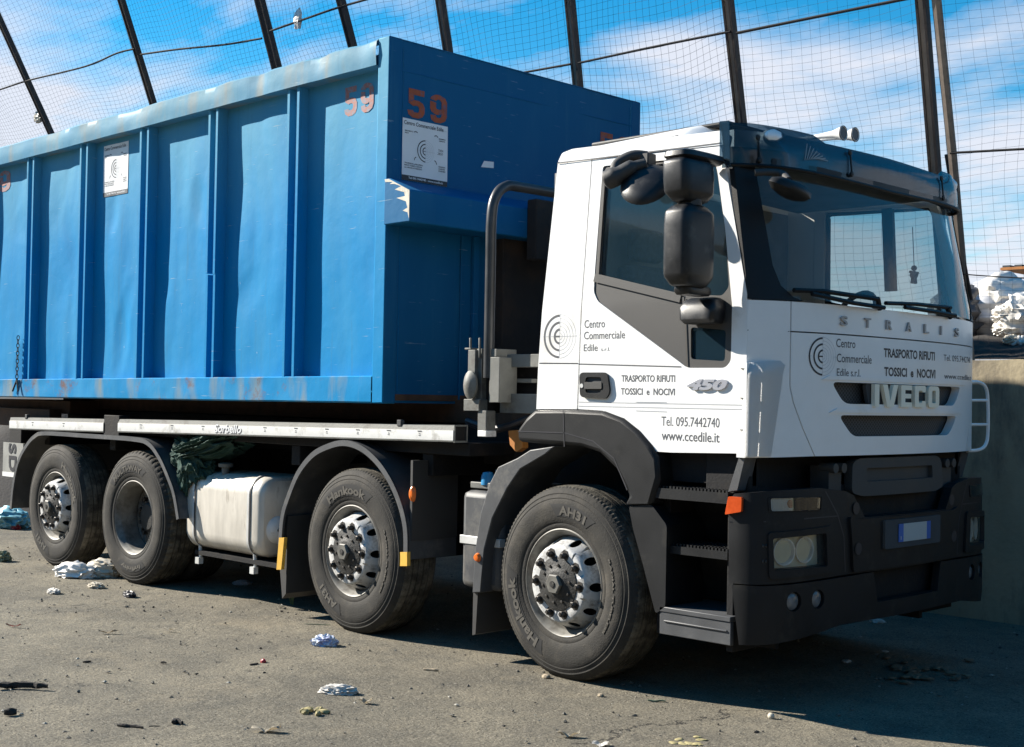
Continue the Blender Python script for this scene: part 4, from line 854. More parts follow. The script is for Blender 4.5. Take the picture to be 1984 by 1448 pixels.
        bm = NB(); lathe(bm, [(0.12, 0.19), (0.12, 0.13), (0.10, 0.115), (0.0, 0.11)], 32, 0); obj('hub', bm, HUBB, wh, 30)
        for k in range(10):
            a = R(36 * k); bm = NB(); lathe(bm, [(0.018, 0.18), (0.018, 0.14), (0.0, 0.138)], 6, 0); obj('wheel_nut', bm, NUT, wh, 30, loc=(0.1675 * math.sin(a), 0, 0.1675 * math.cos(a)))
        bm = NB(); lathe(bm, tyre_prof(wd, (0.075, 0.118, 0.163, 0.208)), 96, 0); obj('inner_tyre', bm, RUBBER, wh, 30, loc=(0, 0.33, 0))
    return wh
WX = (0.0, -1.867, -4.683, -6.026); ZW = 0.505; YW = 1.195
T1 = [('Hankook', 238, 62, 0.365, 0.425, True), ('AH31', 12, 30, 0.372, 0.425, True), ('RADIAL TUBELESS', 95, 60, 0.39, 0.405, False)]
T2 = [('Hankook', -8, 62, 0.365, 0.425, True), ('AH31', 215, 30, 0.372, 0.425, True), ('RADIAL TUBELESS', 95, 60, 0.39, 0.405, False)]
T3 = [('MULTI-WAY', -12, 66, 0.375, 0.425, True), ('Infinity', 178, 44, 0.375, 0.42, True)]
T4 = [('Hankook', 52, 62, 0.365, 0.425, True), ('AH31', 212, 30, 0.372, 0.425, True)]
for x, kd, tx, st in ((WX[0], 'steer', T1, -2.5), (WX[1], 'steer', T2, -2.0), (WX[2], 'dual', T3, 0), (WX[3], 'steer', T4, 0)):
    make_wheel(kd, (x, -YW, ZW), tx, st, 1); make_wheel(kd, (x, YW, ZW), tx, st, -1)
# ------------------------------------------------------------------ chassis
bm = NB()
for s in (-1, 1): box(bm, -7.3, 1.2, s * 0.38, s * 0.46, 0.78, 1.08)
for x in WX: box(bm, x - 0.07, x + 0.07, -0.95, 0.95, 0.42, 0.56); box(bm, x - 0.5, x + 0.5, -0.46, -0.38, 0.58, 0.66); box(bm, x - 0.5, x + 0.5, 0.38, 0.46, 0.58, 0.66)
box(bm, -7.0, -0.9, -0.62, 0.62, 1.09, 1.34); box(bm, -6.9, -0.9, -1.08, 1.08, 1.16, 1.24)
box(bm, 0.0, 1.15, -0.7, 0.7, 0.55, 1.27); box(bm, -0.9, 0.0, -0.7, 0.7, 0.62, 1.25); box(bm, -4.0, -2.4, 0.4, 1.1, 0.5, 1.0); box(bm, -3.9, -2.6, -0.5, 0.3, 0.62, 0.9)
for x in (-6.5, -5.3, -3.9, -2.7, -1.3): box(bm, x - 0.05, x + 0.05, -1.06, 1.06, 1.02, 1.16)
obj('chassis', bm, CHASSIS, truck, bevel=0.006)
bm = NB()
for s in (-1, 1): box(bm, -7.1, -0.85, s * 0.50, s * 0.62, 1.345, 1.50)
a = sp(0, 790, -1.0); box(bm, -8.0, -6.55, -1.02, -0.9, 1.17, 1.34); box(bm, -8.0, -6.4, -0.9, 0.9, 1.30, 1.42)
obj('hook_lift_frame', bm, RUST, truck, bevel=0.006)
# side rails with white film
for (u0, t0, b0, u1, t1, b1) in ((19, 809, 832, 201, 812.5, 838), (229, 812.5, 838, 879, 825, 857)):
    A0, A1, B0, B1 = sp(u0, t0, -1.2), sp(u1, t1, -1.2), sp(u0, b0, -1.2), sp(u1, b1, -1.2)
    for s in (-1, 1):
        bm = NB(); V = []
        for x, zb, zt_ in ((A0[0], B0[1], A0[1]), (A1[0], B1[1], A1[1])):
            h = zt_ - zb
            prof = [(1.20, zb), (1.203, zb + 0.10 * h), (1.203, zb + 0.70 * h), (1.198, zb + 0.74 * h), (1.192, zt_), (1.09, zt_ + 0.002), (1.09, zb)]
            V.append([bm.verts.new((x, s * y, z)) for y, z in prof])
        n = len(V[0])
        for i in range(n):
            f = bm.faces.new((V[0][i], V[0][(i + 1) % n], V[1][(i + 1) % n], V[1][i])); f.material_index = 0 if i in (1,) else 1
        for q in V: bm.faces.new(q).material_index = 2
        rl = obj('side_rail', bm, [RAILW, GREYS, CHASSIS], truck, 25)
        if s < 0:
            bm = NB(); fm_ = lambda a, b, o: (a, -(1.2035 + o), b)
            du = 60
            for u in range(int(u0) + 45, int(u1) - 30, du):
                t = (u - u0) / (u1 - u0); vm = (t0 + b0) / 2 * (1 - t) + (t1 + b1) / 2 * t
                bm = NB(); p = sp(u, vm, -1.2); strip(bm, [(p[0] - 0.02, p[1] + 0.012), (p[0] + 0.02, p[1] + 0.012)], 0.006, fm_, 0.0012); strip(bm, [(p[0] - 0.008, p[1] - 0.004), (p[0] + 0.008, p[1] - 0.004)], 0.004, fm_, 0.0012); strip(bm, [(p[0] - 0.01, p[1] - 0.014), (p[0] + 0.01, p[1] - 0.014)], 0.004, fm_, 0.0012); obj('rail_print', bm, INK, rl, 0)
            if u0 > 200:
                bm = NB(); p, q = sp(416, 838, -1.2), sp(468, 840, -1.2); put_text(bm, 'Sorbello', p[0] + 0.008, p[1] - 0.006, q[0] + 0.008, sp(416, 822, -1.2)[1] - 0.006, fm_, off=0.0008, bold=0.05, shear=0.2, db=q[1] - p[1]); put_text(bm, 'Sorbello', p[0], p[1], q[0], sp(416, 822, -1.2)[1], fm_, off=0.0016, bold=0.02, shear=0.2, db=q[1] - p[1], mi=1); obj('lettering', bm, [INK, PAPER], rl, 0)
                bm = NB(); e = sp(893, 845, -1.2); x = A1[0] + 0.002; zb, zt_ = B1[1], A1[1]; panel(bm, [(-1.20, zb - 0.004), (-1.09, zb - 0.004), (-1.09, zt_ + 0.004), (-1.20, zt_ + 0.004)], [[(-1.190, zb + 0.008), (-1.10, zb + 0.008), (-1.10, zt_ - 0.006), (-1.190, zt_ - 0.006)]], lambda a, b, o: (x + 0.006 + o, a, b), 0.006)
                obj('rail_end', bm, GREYS, rl, 0)
            bm = NB()
            for u in ((52,) if u0 < 100 else (775,)):
                p = sp(u, (t0 + (t1 - t0) * (u - u0) / (u1 - u0)), -1.19); box(bm, p[0] - 0.02, p[0] + 0.02, -1.20, -1.17, p[1] - 0.01, p[1] + 0.03)
            obj('rail_latch', bm, INTERD, rl, bevel=0.004)
    if u0 > 200:
        bm = NB(); a, b = sp(200, 842, -1.2), sp(230, 808, -1.2); box(bm, a[0], b[0], -1.196, -1.10, a[1] - 0.01, b[1] + 0.01); obj('rail_bracket', bm, CHASSIS, truck, bevel=0.004)
# fuel tank
def rrect_yz(x, y0, y1, z0, z1, r, n=7):
    o = []
    for cy, cz, a in ((y1 - r, z1 - r, 0), (y0 + r, z1 - r, 90), (y0 + r, z0 + r, 180), (y1 - r, z0 + r, 270)):
        for k in range(n + 1): o.append((x, cy + r * math.cos(R(a + 90 * k / n)), cz + r * math.sin(R(a + 90 * k / n))))
    return o
def loop_skin(bm, loops, mi=0, caps=True):
    V = [[bm.verts.new(p) for p in l] for l in loops]; n = len(V[0])
    for a, b in zip(V, V[1:]):
        for k in range(n): bm.faces.new((a[k], a[(k + 1) % n], b[(k + 1) % n], b[k])).material_index = mi
    if caps: bm.faces.new(V[0]).material_index = mi; bm.faces.new(V[-1][::-1]).material_index = mi
TY0, TY1 = -1.12, -0.52; tx0, tx1 = sp(357, 1000, TY0)[0], sp(502, 1000, TY0)[0]; tz1, tz0 = sp(430, 914, -1.05)[1] - 0.01, sp(430, 1068, -1.05)[1]
bm = NB()
ls = [(tx0 - 0.004, 0.04), (tx0 + 0.015, 0.012), (tx0 + 0.05, 0.0)] + [(q, 0.0) for q in frange(tx0 + 0.1, tx1 - 0.1, 4)] + [(tx1 - 0.03, 0.0), (tx1, 0.010), (tx1 + 0.02, 0.03)]
loop_skin(bm, [rrect_yz(x, TY0 + i, TY1 - i, tz0 + i, tz1 - i, 0.13) for x, i in ls])
tank = obj('fuel_tank', bm, ALU, truck, 40)
for u in (376, 482):
    x = sp(u, 1000, TY0)[0]; bm = NB(); lo_ = rrect_yz(x, TY0 - 0.004, TY1 + 0.004, tz0 - 0.004, tz1 + 0.004, 0.134)
    loop_skin(bm, [[(p[0] - 0.022, p[1], p[2]) for p in lo_], [(p[0] + 0.022, p[1], p[2]) for p in lo_]], 0, False)
    lo2 = rrect_yz(x, TY0 - 0.007, TY1 + 0.007, tz0 - 0.007, tz1 + 0.007, 0.137)
    loop_skin(bm, [[(p[0] + 0.008, p[1], p[2]) for p in lo2], [(p[0] + 0.024, p[1], p[2]) for p in lo2]], 1, False)
    tube(bm, [(x, TY0 + 0.06, tz0 + 0.03), (x + 0.01, TY0 + 0.06, tz0 - 0.07)], 0.014, 8, 0); box(bm, x - 0.02, x + 0.03, TY0 + 0.03, TY0 + 0.07, tz0 - 0.12, tz0 - 0.07, 0)
    obj('tank_strap', bm, [STEEL, INKB], tank, 40)
bm = NB(); x = sp(442, 905, -1.0)[0]; lathe(bm, [(0.03, tz1 - 0.01), (0.03, tz1 + 0.04), (0.055, tz1 + 0.045), (0.058, tz1 + 0.07), (0.03, tz1 + 0.078), (0, tz1 + 0.078)], 24, 0, (x, -1.02, 0), axis='z'); obj('filler_cap', bm, GREYS, tank, 40)
bm = NB(); p = at(528, 1028, 'y', -1.02); lathe(bm, [(0, 0.14), (0.06, 0.13), (0.10, 0.095), (0.12, 0.03), (0.12, -0.5)], 32, 0, (p.x - 0.10, -0.97, p.z), axis='x'); tube(bm, [(p.x + 0.03, -0.99, p.z), (p.x + 0.08, -1.0, p.z + 0.02)], 0.012, 8, 1); obj('air_reservoir', bm, [RAILW, INKB], truck, 40)
bm = NB(); box(bm, tx0 + 0.1, sp(560, 1090, -1.1)[0], -1.08, -0.5, tz0 - 0.05, tz0 - 0.02); obj('tank_tray', bm, CHASSIS, tank)
# grey box ahead of the second axle
x0_, x1_ = sp(893, 1040, -1.12)[0], sp(893, 1040, -1.12)[0] + 0.34; zt0, zb0 = sp(900, 950, -1.12)[1], sp(900, 1138, -1.12)[1]
bm = NB(); box(bm, x0_, x1_, -1.12, -0.75, zb0, zt0); bb = obj('battery_box', bm, GREYP, truck, bevel=0.04)
bm = NB(); box(bm, x0_ - 0.004, x1_, -1.126, -1.0, sp(900, 1053, -1.12)[1], sp(900, 1037, -1.12)[1]); obj('clip_strap', bm, STEEL, bb, bevel=0.003)
bm = NB(); box(bm, x0_, x1_ + 0.1, -1.05, -0.7, zt0 + 0.01, zt0 + 0.05); box(bm, x0_ + 0.16, x0_ + 0.26, -1.0, -0.9, zt0 + 0.05, zt0 + 0.13); obj('box_lid', bm, GREYS, bb, bevel=0.006)
bm = NB(); p = at(945, 930, 'y', -1.02); lathe(bm, [(0, 0.05), (0.03, 0.045), (0.04, 0.02), (0.04, -0.03)], 16, 0, p, axis='z'); obj('blue_cap', bm, mat('blue_cap_plastic', (0.02, 0.22, 0.45), 0.4), bb, 40)
# lifting gear between cab and container
def sbox(bm, u0, v0, u1, v1, y0, y1, mi=0):
    a, b = sp(u0, v1, y0), sp(u1, v0, y0); box(bm, a[0], b[0], y0, y1, a[1], b[1], mi)
bm = NB()
sbox(bm, 905, 678, 921, 790, -1.10, -0.98); sbox(bm, 922, 676, 934, 790, -1.08, -0.96); sbox(bm, 898, 774, 928, 796, -1.11, -1.0)
sbox(bm, 947, 692, 968, 780, -1.10, -0.95); sbox(bm, 968, 686, 1050, 712, -1.0, -0.9); sbox(bm, 968, 764, 1050, 800, -1.0, -0.9); sbox(bm, 938, 676, 962, 692, -1.09, -0.92); sbox(bm, 900, 674, 912, 678, -1.1, -1.0)
sbox(bm, 925, 796, 942, 835, -1.10, -1.02); sbox(bm, 930, 700, 946, 800, -1.04, -0.9, 1); sbox(bm, 960, 690, 1050, 800, -0.88, -0.85, 1)
sbox(bm, 925, 835, 942, 846, -1.105, -1.02, 2)
for u in (914, 932): p, q = sp(u, 655, -1.08), sp(u, 694, -1.08); tube(bm, [(p[0], -1.09, p[1]), (q[0], -1.09, q[1])], 0.008, 8)
sbox(bm, 1000, 734, 1030, 742, -0.95, -0.90)
lg = obj('lifting_gear', bm, [GREYS, CHASSIS, RAILW], truck, bevel=0.004)
bm = NB(); c0 = at(910, 746, 'y', -1.13); lathe(bm, [(0, -0.03), (0.04, -0.02), (0.075, 0.0), (0.07, 0.02), (0, 0.02)], 20, 0, axis='y'); bmesh.ops.scale(bm, vec=(0.75, 1, 1.15), verts=bm.verts); obj('work_lamp', bm, GREYS, lg, 40, loc=c0)
bm = NB()
for y, r0 in ((-0.95, 0.02), (-0.92, 0.014)):
    a = sp(905, 800 + (y + 0.95) * 200, y); b = sp(1045, 792, y); tube(bm, bez([(a[0], y, a[1] - 0.05), (a[0] + 0.25, y, a[1] - 0.09), (b[0] - 0.1, y, b[1] - 0.06), (b[0], y, b[1])], 6), r0, 8)
obj('hose', bm, INKB, lg)
bm = NB(); P = spl([(985, 835), (1012, 833), (1012, 868), (1000, 876), (988, 862)], -0.95); extr(bm, P, -0.95, -0.90); obj('cab_bracket', bm, REDB, truck)
pp = [at(947, 700, 'y', -1.08), at(946, 560, 'y', -1.08), at(947, 455, 'y', -1.08)]
xp = pp[0].x; zt_ = at(1060, 372, 'x', xp).z
path = [(xp, -1.08, pp[0].z - 0.1), (xp, -1.08, 2.3), (xp, -1.08, zt_ - 0.24), (xp, -1.055, zt_ - 0.10), (xp, -0.97, zt_ - 0.015), (xp, -0.8, zt_), (xp, 0, zt_), (xp, 0.8, zt_), (xp, 0.97, zt_ - 0.015), (xp, 1.055, zt_ - 0.1), (xp, 1.08, zt_ - 0.24), (xp, 1.08, 1.6)]
bm = NB(); tube(bm, bez(path, 6), 0.032, 14); obj('guard_hoop', bm, PIPE, truck)
bm = NB(); box(bm, -0.52, -0.34, -0.30, 0.55, 1.3, 2.75); box(bm, -0.60, -0.30, 0.55, 0.8, 1.2, 2.6); obj('air_intake', bm, CHASSIS, truck, bevel=0.01)
# rear marker board
bm = NB(); x0_ = sp(20, 880, -1.1)[0]; p = sp(5, 918, -1.12); q = sp(45, 860, -1.12)
box(bm, p[0], q[0], -1.12, -1.10, p[1] + 0.02, q[1], 0); box(bm, p[0], q[0], -1.123, -1.10, p[1] - 0.02, p[1] + 0.02, 1)
fmm = lambda a, b, o: (a, -1.12 - o, b)
V_ = sp(19, 875, -1.12); 
fr_ = lambda a, b, o: (b, -1.12 - o, -a)
for ch, v0, v1 in (('S', 860, 879), ('D', 884, 913)):
    a, b = sp(17, v1, -1.12), sp(32, v0, -1.12); put_text(bm, ch, -b[1], a[0], -a[1], b[0], fr_, off=0.004, bold=0.03, mi=2)
obj('rear_board', bm, [mat('grey_board', (0.27, 0.27, 0.25), 0.6, var=0.15), RAILW, INKB], truck, 0)
bm = NB(); box(bm, -7.35, -7.15, -0.95, 0.95, 0.42, 1.05); box(bm, -7.30, -7.05, -1.05, 1.05, 0.85, 1.16); obj('rear_underride', bm, CHASSIS, truck, bevel=0.006)
# ================================================================== container
XF, XB, YC = -1.526, -8.3, -1.25
cont = empty('container', 'dented blue open-top steel waste container with orange number 59 on the truck', 'container', (-4.5, 0, 1.5))
def cobj(name, bm, m, parent=None, smooth=35, bevel=0.0):
    o = obj(name, bm, m, parent or cont, smooth, bevel)
    if parent is None: o.location = (4.5, 0, -1.5)
    return o
def nz(x, y, z, s=1.0): return noise.noise(Vector((x * s, y * s, z * s)))
def dent(x, z, seed=0.0, amp=0.011):
    d = amp * (nz(x * 1.6, seed, z * 0.9) + 0.6 * nz(x * 3.1 + 7, seed + 3, z * 1.7))
    d += 0.009 * (abs(nz(x * 1.5 + 11, seed + 20, z * 0.55)) - 0.2) + 0.008 * (abs(nz(x * 3.4 + 5, seed + 31, z * 1.3)) - 0.2)
    q = nz(x * 2.3 + 3, seed + 9, z * 1.5); d += -0.020 * max(0, q - 0.33) ** 1.0 * 2
    return d
zlo = lambda x: 1.646 + (x + 1.6) * 0.0071      # top of the bottom rail
zbo = lambda x: 1.470 + (x + 1.6) * 0.0050
ztp = lambda x: 3.806 + (x + 1.6) * 0.004
zrb = lambda x: 3.632 + (x + 1.6) * 0.004
DP = 0.085
for s in (-1, 1):
    bm = NB()
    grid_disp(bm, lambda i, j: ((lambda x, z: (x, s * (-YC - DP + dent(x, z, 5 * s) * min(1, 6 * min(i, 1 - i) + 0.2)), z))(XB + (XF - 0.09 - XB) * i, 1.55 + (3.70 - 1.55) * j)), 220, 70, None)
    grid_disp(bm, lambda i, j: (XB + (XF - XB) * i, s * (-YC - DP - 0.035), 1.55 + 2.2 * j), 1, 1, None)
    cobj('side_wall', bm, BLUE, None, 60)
    for k in range(6):
        xr = -2.548 - 1.004 * k; xl, xr2 = xr - 0.066, xr + 0.046; jog = 0.018 if k == 1 else 0
        bm = NB(); e = 0.055
        for x in (xl, xr2):
            if k == 1 and x == xr2: box(bm, x - 0.013, x + 0.013, s * (-YC - DP - 0.01), s * (-YC - 0.006), zlo(x) - 0.03, 2.405); box(bm, x - 0.018, x + 0.008, s * (-YC - DP - 0.01), s * (-YC - 0.004), 2.395, zrb(x) + 0.02)
            elif k == 1: box(bm, x - 0.013, x + 0.013, s * (-YC - DP - 0.01), s * (-YC - 0.014), zlo(x) - 0.03, 2.395); box(bm, x - 0.014, x + 0.012, s * (-YC - DP - 0.01), s * (-YC - 0.008), 2.405, zrb(x) + 0.02)
            else: box(bm, x - 0.013, x + 0.013, s * (-YC - DP - 0.01), s * (-YC - 0.006), zlo(x) - 0.03, zrb(x) + 0.02)
        box(bm, xl, xr2, s * (-YC - DP - 0.01), s * (-YC - DP + 0.018), 1.56, zrb(xr) + 0.02)
        cobj('rib', bm, BLUE, None, 0)
    # corner post
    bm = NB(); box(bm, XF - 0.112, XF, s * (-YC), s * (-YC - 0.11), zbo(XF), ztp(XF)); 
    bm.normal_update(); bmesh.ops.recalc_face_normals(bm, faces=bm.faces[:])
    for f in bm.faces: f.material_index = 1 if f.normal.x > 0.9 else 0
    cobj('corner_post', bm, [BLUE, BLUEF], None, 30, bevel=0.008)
    # top rail with dents, bottom rail
    bm = NB()
    def trail(i, j):
        x = XB + (XF - 0.114 - XB) * i
        prof = [(0.10, 0.0), (0.0, 0.0), (-0.016, 0.012), (-0.018, 0.5), (-0.014, 0.9), (0.0, 0.98), (0.02, 1.0), (0.10, 1.0)]
        k = j * 7; n0 = int(min(6, k)); t = k - n0; y = prof[n0][0] * (1 - t) + prof[n0 + 1][0] * t; h = prof[n0][1] * (1 - t) + prof[n0 + 1][1] * t
        d = 0.006 * nz(x * 1.1, 2, h) + 0.003 * nz(x * 4, 7, h * 2)
        for xd, wdt, dep in ((-2.25, 0.10, 0.022), (-2.95, 0.10, 0.022), (-3.55, 0.12, 0.010), (-1.80, 0.10, 0.016), (-4.7, 0.2, 0.02), (-6.1, 0.25, 0.018)): d += dep * math.exp(-((x - xd) / wdt) ** 2) * (0.3 + 0.7 * max(0, h - 0.2))
        zz = zrb(x) + (ztp(x) - zrb(x)) * h - 0.35 * d * h
        return (x, s * (-YC - y - (d if y < 0.05 else 0)), zz)
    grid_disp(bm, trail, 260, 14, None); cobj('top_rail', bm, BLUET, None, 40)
    bm = NB()
    def brail(i, j):
        x = XB + (XF - 0.114 - XB) * i
        prof = [(0.10, 1.0), (0.012, 1.0), (0.0, 0.96), (0.0, 0.5), (0.0, 0.06), (0.012, 0.0), (0.2, 0.0)]
        k = j * 6; n0 = int(min(5, k)); t = k - n0; y = prof[n0][0] * (1 - t) + prof[n0 + 1][0] * t; h = prof[n0][1] * (1 - t) + prof[n0 + 1][1] * t
        d = 0.006 * nz(x * 1.7, 4, h) + 0.003 * nz(x * 6, 8, h * 2)
        return (x, s * (-YC + 0.002 - y - d), zbo(x) + (zlo(x) - zbo(x)) * h + 0.3 * d)
    grid_disp(bm, brail, 220, 12, None); cobj('bottom_rail', bm, BLUER, None, 40)
# front wall with weld seam, floor, rear wall
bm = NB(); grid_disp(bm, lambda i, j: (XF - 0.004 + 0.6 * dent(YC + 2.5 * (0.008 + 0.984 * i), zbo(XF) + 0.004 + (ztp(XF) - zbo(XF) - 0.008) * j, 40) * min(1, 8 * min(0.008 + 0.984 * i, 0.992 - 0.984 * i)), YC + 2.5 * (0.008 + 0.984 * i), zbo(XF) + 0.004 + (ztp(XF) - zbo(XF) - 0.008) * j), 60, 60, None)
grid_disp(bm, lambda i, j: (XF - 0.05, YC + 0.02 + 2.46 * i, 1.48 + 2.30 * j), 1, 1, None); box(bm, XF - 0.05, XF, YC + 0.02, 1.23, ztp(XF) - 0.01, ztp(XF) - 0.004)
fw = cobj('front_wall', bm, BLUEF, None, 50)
def Fc(y, z, o=0.0): return (XF - 0.004 + 0.6 * dent(y, z, 40) * min(1, 8 * min((y - YC) / 2.5, 1 - (y - YC) / 2.5)) + 0.002 + o, y, z)
def cp(u, v, x=XF): p = at(u, v, 'x', x); return (p.y, p.z)
def corg(name, bm, m): o = obj(name, bm, m, fw, 0); return o
bm = NB(); a, b = cp(775, 136), cp(1232, 246); tube(bm, [Fc(a[0], a[1], -0.006), Fc(b[0], b[1], -0.006)], 0.007, 6); corg('weld_seam', bm, BLUEF)
bm = NB(); box(bm, XB, XF, -1.15, 1.15, 1.49, 1.53); cobj('floor', bm, RUST)
bm = NB(); box(bm, XB - 0.05, XB, -1.24, 1.24, 1.49, 3.8); cobj('rear_wall', bm, BLUEF)
# beam across the front with peeled end
yb = at(1018, 462, 'x', -1.29).y
bm = NB(); P = [(XF - 0.02, 2.60), (-1.29, 2.60), (-1.29, 2.80), (-1.50, 2.893), (XF - 0.02, 2.893)]
panel(bm, P, [], lambda a, b, o: (a, (YC - 0.004) if o >= 0 else 0.55, b), 1.0, 0, xs=())
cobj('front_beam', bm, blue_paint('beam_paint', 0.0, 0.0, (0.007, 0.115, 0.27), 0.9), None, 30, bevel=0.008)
bm = NB()
random.seed(11)
P0 = [(XF + 0.01, 2.905), (-1.40, 2.86), (-1.30, 2.80), (-1.295, 2.64)]
pe = [(XF - 0.015, 2.890), (-1.50, 2.888), (-1.298, 2.798), (-1.298, 2.62), (-1.312, 2.66), (-1.36, 2.675), (-1.315, 2.69), (-1.33, 2.73), (-1.42, 2.76), (-1.34, 2.765), (-1.35, 2.79), (-1.44, 2.815), (-1.38, 2.83), (-1.44, 2.85), (-1.49, 2.855), (-1.46, 2.865), (XF - 0.01, 2.872)]
panel(bm, pe, [], lambda a, b, o: (a, YC - 0.0055 - o, b), 0)
bo_ = obj('peeled_paint', bm, mat('peeled_primer', (0.60, 0.56, 0.47), 0.8, var=0.3, vscale=25), fw, 0)
for y, wd_, dp in ((-0.48, 0.05, 0.03), (-0.60, 0.012, 0.012), (-0.18, 0.16, 0.05), (0.5, 0.16, 0.05)):
    bm = NB(); box(bm, XF, XF + dp, y - wd_ / 2, y + wd_ / 2, 1.5, 2.6); cobj('front_stiffener', bm, BLUEF, None, 0, bevel=0.004)
bm = NB(); box(bm, XF + 0.0, XF + 0.10, -0.30, 0.40, 1.5, 2.62); box(bm, -1.29, -1.20, -0.22, 0.25, 2.45, 2.86); cobj('hook_pocket', bm, mat('dark_rusty_steel', (0.022, 0.017, 0.015), 0.85, var=0.4, dirt=(0.05, 0.028, 0.016), dirt_amt=0.4), None, 0, bevel=0.01)
# stencilled numbers with the gaps of a stencil
def stencil(a0, b0, a1, b1, fm, parent, m=None):
    b = NB(); w_ = (a1 - a0)
    X = lambda t, o: a0 + (o + t * 0.44) * w_
    Zf = lambda t: b0 + t * (b1 - b0)
    def pc(P, o): panel(b, [(X(p[0], o), Zf(p[1])) for p in P], [], fm, 0, 0.0010, xs=frange(a0, a1, 8), ys=frange(b0, b1, 8))
    # 5 in two pieces
    pc([(0.06, 1.0), (0.95, 1.0), (0.95, 0.80), (0.36, 0.80), (0.36, 0.64), (0.06, 0.52)], 0)
    b5 = [(0.06, 0.50), (0.36, 0.62), (0.62, 0.62), (0.86, 0.56), (0.98, 0.42), (0.98, 0.22), (0.86, 0.07), (0.62, 0.0), (0.30, 0.0), (0.06, 0.09), (0.0, 0.24), (0.30, 0.26), (0.36, 0.20), (0.60, 0.20), (0.67, 0.26), (0.67, 0.37), (0.58, 0.43), (0.40, 0.43), (0.34, 0.40)]
    pc(b5, 0)
    o = 0.56
    pc([(0.52, 1.0), (0.30, 0.98), (0.08, 0.88), (0.02, 0.80), (0.36, 0.76), (0.42, 0.82), (0.56, 0.83), (0.68, 0.75), (0.68, 0.50), (0.56, 0.47), (0.42, 0.48), (0.36, 0.52), (0.36, 0.70), (0.02, 0.73), (0.02, 0.45), (0.12, 0.35), (0.34, 0.28), (0.56, 0.29), (0.68, 0.34), (0.68, 0.24), (0.58, 0.18), (0.42, 0.18), (0.34, 0.26), (0.04, 0.24), (0.10, 0.08), (0.30, 0.0), (0.62, 0.0), (0.90, 0.10), (1.0, 0.26), (1.0, 0.78), (0.88, 0.92)], o)
    obj('stencil_number', b, m or STENCIL, parent, 0)
def SideF(x, z, o=0.0): return (x, -(-YC - DP + dent(x, z, -5) + 0.002 + o), z)
p0, p1 = cp(789, 236), cp(866, 236); z1_ = cp(795, 172)[1]; stencil(p0[0], cp(800, 228)[1], p1[0], cp(795, 171)[1], Fc, fw)
p0, p1 = cp(1162, 300), cp(1222, 300); stencil(p0[0], cp(1180, 308)[1], p1[0], cp(1168, 256)[1], Fc, fw)
YS_ = -1.165
p0, p1 = sp(666, 222, -1.17), sp(723, 222, -1.17); stencil(p0[0], sp(680, 224, -1.17)[1], p1[0], sp(680, 168, -1.17)[1], SideF, fw, STENF)
p0, p1 = sp(-30, 366, -1.17), sp(19, 366, -1.17); stencil(p0[0], sp(5, 372, -1.17)[1], p1[0], sp(5, 332, -1.17)[1], SideF, fw, STENF)
# stickers
def sticker(a0, b0, a1, b1, fm, faded):
    bm = NB(); m = lambda a, b, o: fm(a, b, o)
    T = lambda t: a0 + t * (a1 - a0)
    Z = lambda t: b0 + t * (b1 - b0)
    xs_, ys_ = frange(a0, a1, 8), frange(b0, b1, 8); panel(bm, [(a0, b0), (a1, b0), (a1, b1), (a0, b1)], [], fm, 0.0, 0.0012, mi=0, xs=xs_, ys=ys_)
    panel(bm, [(a0, b0), (a1, b0), (a1, Z(0.085)), (a0, Z(0.085))], [], fm, 0, 0.0018, mi=3 if faded else 1, xs=xs_, ys=ys_)
    put_text(bm, 'Tel 095 7442740 - www.ccedile.it', T(0.14), Z(0.03), T(0.9), Z(0.065), fm, off=0.0024, bold=0.02, mi=0)
    r = 0.19 * (b1 - b0) * 0.95; cx, cy = T(0.51), Z(0.52)
    ring_logo(bm, cx, cy, r, fm, 0.0022, True, 1, 2)
    put_text(bm, 'Centro Commerciale Edile', T(0.03), Z(0.90), T(0.90), Z(0.965), fm, off=0.0022, bold=0.015, mi=3 if faded else 1)
    put_text(bm, 's.r.l.', T(0.915), Z(0.905), T(0.98), Z(0.925), fm, off=0.0022, mi=2)
    for s, x0, x1, z in (('SMALTIMENTO', .05, .23, .79), ('RIFIUTI', .05, .13, .755), ('BONIFICA', .80, .95, .76), ('AMIANTO', .80, .94, .725), ('TRASPORTO e RECUPERO', .05, .45, .27), ('RIFIUTI TOSSICI e NOCIVI', .05, .43, .235), ('con VEICOLI ATTREZZATI', .05, .43, .20), ('NOLEGGIO', .80, .95, .30), ('CASSONI', .80, .94, .265), ('SCARRABILI', .80, .95, .23)):
        put_text(bm, s, T(x0), Z(z), T(x1), Z(z + 0.022), fm, off=0.0022, bold=0.03, mi=1 if not faded else 3)
    for P in ([(0.33, 0.80), (0.29, 0.815), (0.25, 0.80)], [(0.70, 0.80), (0.74, 0.815), (0.78, 0.79)], [(0.30, 0.40), (0.27, 0.38), (0.26, 0.345)], [(0.71, 0.40), (0.74, 0.38), (0.76, 0.34)]): strip(bm, [(T(a), Z(b)) for a, b in P], 0.006, fm, 0.0022, 1)
    if not faded:
        put_text(bm, 'TARA', T(.79), Z(.56), T(.90), Z(.60), fm, off=0.0022, shear=0.2, mi=1); put_text(bm, '2850', T(.77), Z(.505), T(.89), Z(.545), fm, off=0.0022, shear=0.2, mi=1)
    obj('company_sticker', bm, [PAPER, INKB, INKL, INK], fw, 0)
a, b = cp(778, 354), cp(868, 240); sticker(a[0], cp(778, 348)[1], cp(867, 300)[0], cp(778, 227)[1], Fc, False)
a = sp(200, 382, -1.17); b = sp(249, 280, -1.17); sticker(a[0], sp(200, 383, -1.17)[1], b[0], sp(200, 285, -1.17)[1], SideF, True)
